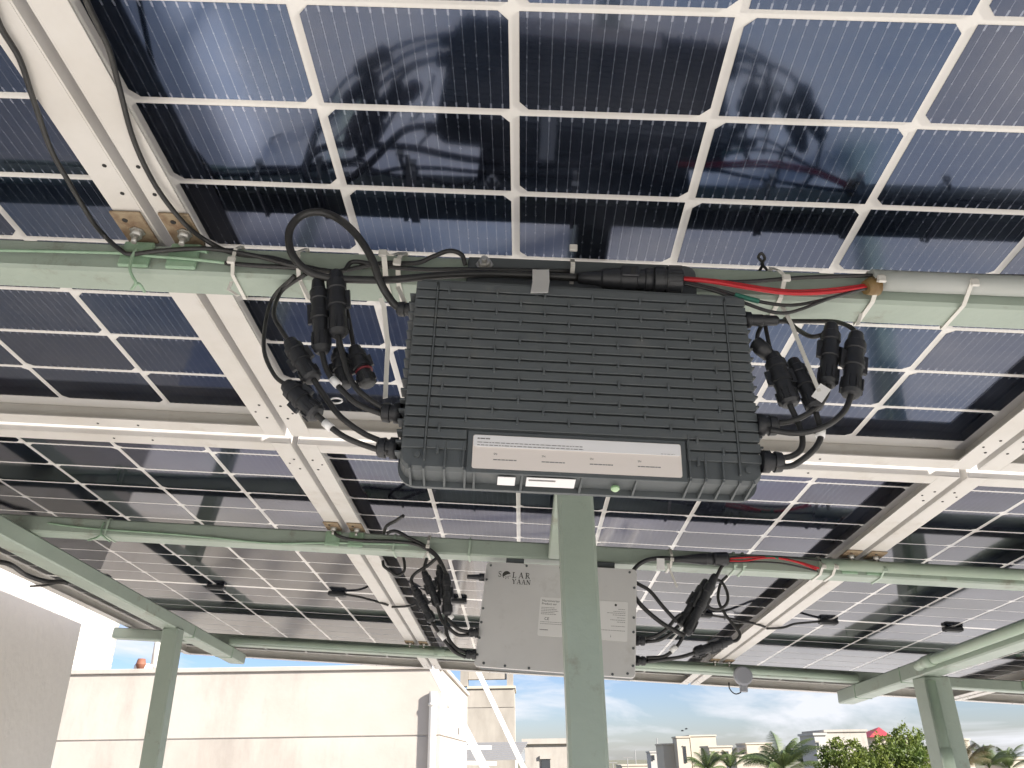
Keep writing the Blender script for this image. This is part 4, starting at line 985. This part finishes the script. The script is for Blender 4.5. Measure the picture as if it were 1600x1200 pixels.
building('pale house behind the tallest palm', [(1166, 1206, 1163, 105, 9), (1155, 1167, 1170, 106, 9, 'greywall')], 'cream', [(1158, 1163, 1175, 1182, 105.9)])
building('white house behind the round green tree', [(1272, 1290, 1149, 62, 6, 'greywall'), (1289, 1353, 1144, 64, 9, 'plaster')], 'plaster', [(1275, 1281, 1160, 1172, 61.9)])
building('cream house right of the right post', [(1492, 1514, 1157, 80, 8), (1448, 1494, 1172, 84, 8)], 'cream', [(1497, 1503, 1166, 1176, 79.9)])
building('cream wall at the right edge below the palms', [(1576, 1660, 1187, 70, 7)], 'cream')
rr_ = thing('red_roofed_house', 'house with a red hipped roof above the green tree', 'building', (wp(1374, 1150, 75)[0], 77, -9), 'W')
r0, r1, ra = wp(1356, 1152, 75), wp(1393, 1152, 75), wp(1374, 1136, 77)
part('wall', MB().box((r0[0] + .3, 75.2, -9), (r1[0] - .3, 79, r0[2] - .002)), M['cream'], rr_, 'W')
part('roof', MB().add([(r0[0], 74.7, r0[2]), (r1[0], 74.7, r0[2]), (r1[0], 79.5, r0[2]), (r0[0], 79.5, r0[2]), (ra[0], 77.1, ra[2])], [(0, 1, 4), (1, 2, 4), (2, 3, 4), (3, 0, 4), (3, 2, 1, 0)]), M['redroof'], rr_, 'W')
def antenna(px, ptop, D, bar, label):
    b = wp(px, 1198, D); t = wp(px, ptop, D); mb = MB().cyl((b[0], D, -9), (b[0], D, t[2]), .06, 6)
    if bar: mb.bar((t[0] - bar, D, t[2] - .05), (t[0] + bar, D, t[2] - .05), .12, .12)
    single('aerial_mast', mb, M['sheet'], label, 'antenna', 'aerial masts on far roofs', 'W')
antenna(958, 1191, 130, .6, 'short far aerial with a crossbar right of the central post')
antenna(981, 1183, 115, .65, 'taller far aerial mast with a broad crossbar')
antenna(994, 1172, 125, 0, 'plain thin far mast right of the crossbar aerials')
antenna(1030, 1153, 105, 0, 'tall thin mast left of the twin-block house')
for (px, py, lb) in ((1066, 1142, 'lower left of two tiny birds above the twin-block house'), (1072, 1139, 'upper right of two tiny birds above the twin-block house')):
    q = wp(px, py, 60); b = MB().lathe(q + np.array([-.10, 0, 0]), q + np.array([.12, 0, .02]), [(0, .005), (.3, .04), (.7, .045), (1, .01)], 8)
    b.add([q, q + np.array([.05, .02, .0]), q + np.array([-.02, .12, .10]), q + np.array([0, -.12, .10])], [(0, 1, 2), (0, 3, 1), (0, 2, 1), (0, 1, 3)])
    single('flying_bird', b, M['black'], lb, 'bird', 'birds in the sky', 'W')

# ------------------------------------------------------------------ vegetation
def leaf_cloud(centres, n, size, seed):
    r = np.random.default_rng(seed); mb = MB(); vs = []; fs = []
    tot = sum(c[3] ** 2 for c in centres)
    for (x, y, z, R) in centres:
        m = int(n * R * R / tot); sub = r.normal(size=(max(3, m // 24), 3)); sub /= np.linalg.norm(sub, axis=1, keepdims=True)
        sub *= (R * r.uniform(.45, 1.0, len(sub)) ** .6)[:, None]; sub[:, 2] *= .85
        for k in range(m):
            s_ = sub[r.integers(len(sub))]; p = np.array([x, y, z]) + s_ + r.normal(size=3) * R * .14
            d = r.normal(size=3); d /= np.linalg.norm(d); e = np.cross(d, r.normal(size=3)); e /= np.linalg.norm(e)
            L_ = size * r.uniform(.6, 1.4); w_ = L_ * .42; i = len(vs)
            vs += [p, p + d * L_ * .5 + e * w_ * .5, p + d * L_, p + d * L_ * .5 - e * w_ * .5]; fs.append((i, i + 1, i + 2, i + 3))
    return mb.add(vs, fs)
def tree(label, px, D, lobes, n, size, seed):
    b = wp(px, 1195, D); t = thing('leafy_tree', label, 'tree', (b[0], D, -9), 'W', 'trees in the town')
    cs = []
    for (lx, ly, R, dd) in lobes:
        q = wp(lx, ly, D + dd); cs.append((q[0], D + dd, q[2], R))
    part('crown', leaf_cloud(cs, n, size, seed), M['leaf'], t, 'W')
    tr = MB().tube([(b[0], D, -9), (b[0] + .1, D, -5), (b[0], D, -1.5)], .28, 8, 4, .6)
    for c in cs[::2]: tr.tube([(b[0], D, -2), ((b[0] + c[0]) / 2, (D + c[1]) / 2, (c[2] - 1.4) / 2 - .2), (c[0], c[1], c[2])], .11, 6, 4, .3)
    part('trunk', tr, M['bark'], t, 'W')
tree('round bushy green tree in front of the red-roofed house', 1370, 42,
     [(1418, 1152, .62, 0), (1400, 1166, .6, .4), (1380, 1163, .5, -.3), (1440, 1160, .6, .6), (1355, 1176, .6, 0), (1420, 1178, .8, -.4), (1388, 1190, .9, -.6), (1325, 1192, .7, -.3), (1345, 1202, .9, -.8), (1440, 1200, 1.0, -.2), (1300, 1205, .7, 0),
      (1332, 1166, .36, .3), (1306, 1160, .36, .4), (1311, 1172, .4, .2), (1292, 1176, .30, .3), (1288, 1166, .2, .3), (1297, 1190, .5, .2), (1400, 1210, 1.2, 0), (1345, 1215, 1.2, .2)], 15000, .17, 3)
def palm(label, px, py, D, R, nf, seed, m='palm', droop=1.0, up0=.2):
    r = random.Random(seed); c = wp(px, py, D); t = thing('palm_tree', label, 'palm tree', (c[0], D, -9), 'W', 'palms in the town')
    part('trunk', MB().tube([(c[0] + .3, D, -9), (c[0] + .1, D, -4), (c[0], D, c[2])], .17, 8, 4, .75), M['bark'], t, 'W')
    for k in range(nf):
        an = 2 * math.pi * k / nf + r.uniform(-.3, .3); el = r.uniform(up0 + .25, 1.5); ln = R * r.uniform(.75, 1.1)
        mb = MB(); vs = []; fs = []; p = np.array(c, float); pitch = el; stp = ln / 12; prev = p.copy()
        for i in range(13):
            d = np.array([math.cos(an) * math.cos(pitch), math.sin(an) * math.cos(pitch), math.sin(pitch)])
            nx = p + d * stp; sd_ = np.cross(d, [0, 0, 1]); sd_ = sd_ / (np.linalg.norm(sd_) + 1e-6); upn = np.cross(sd_, d)
            w = .03 * (1 - i / 14); j = len(vs); vs += [p - sd_ * w, p + sd_ * w, nx + sd_ * w, nx - sd_ * w]; fs.append((j, j + 1, j + 2, j + 3))
            if i > 1:
                fl = R * .30 * math.sin(math.pi * min(1, (i + 1.5) / 14.5)) * r.uniform(.85, 1.1) + .05
                for s_ in (-1, 1):
                    for h in (0, .33, .66):
                        b0 = p + d * stp * h; tip = b0 + sd_ * s_ * fl * .72 + d * fl * .62 - upn * fl * .28 - np.array([0, 0, fl * .25])
                        j = len(vs); vs += [b0, b0 + d * stp * .28, tip]; fs.append((j, j + 1, j + 2))
            p = nx; pitch -= droop * (.035 + .011 * i)
        mb.add(vs, fs); part('frond', mb, M[m], t, 'W')
palm('palm with drooping fronds in front of the twin-block house', 1106, 1206, 48, 1.5, 15, 11, droop=1.1)
palm('slim palm between the cream houses', 1142, 1204, 50, 1.45, 9, 12, up0=.6)
palm('tallest full palm left of the white house', 1224, 1206, 45, 2.3, 20, 13, up0=.25)
palm('distant palm beside the white house', 1262, 1196, 70, 1.7, 12, 14)
palm('dry brownish palm just right of the right post', 1506, 1204, 46, 2.0, 15, 15, 'drypalm', up0=.4)
palm('green palm second from the right edge', 1546, 1200, 47, 1.6, 14, 16, up0=.4)
palm('small palm nearest the right edge', 1578, 1204, 50, 1.6, 12, 17, up0=.3)
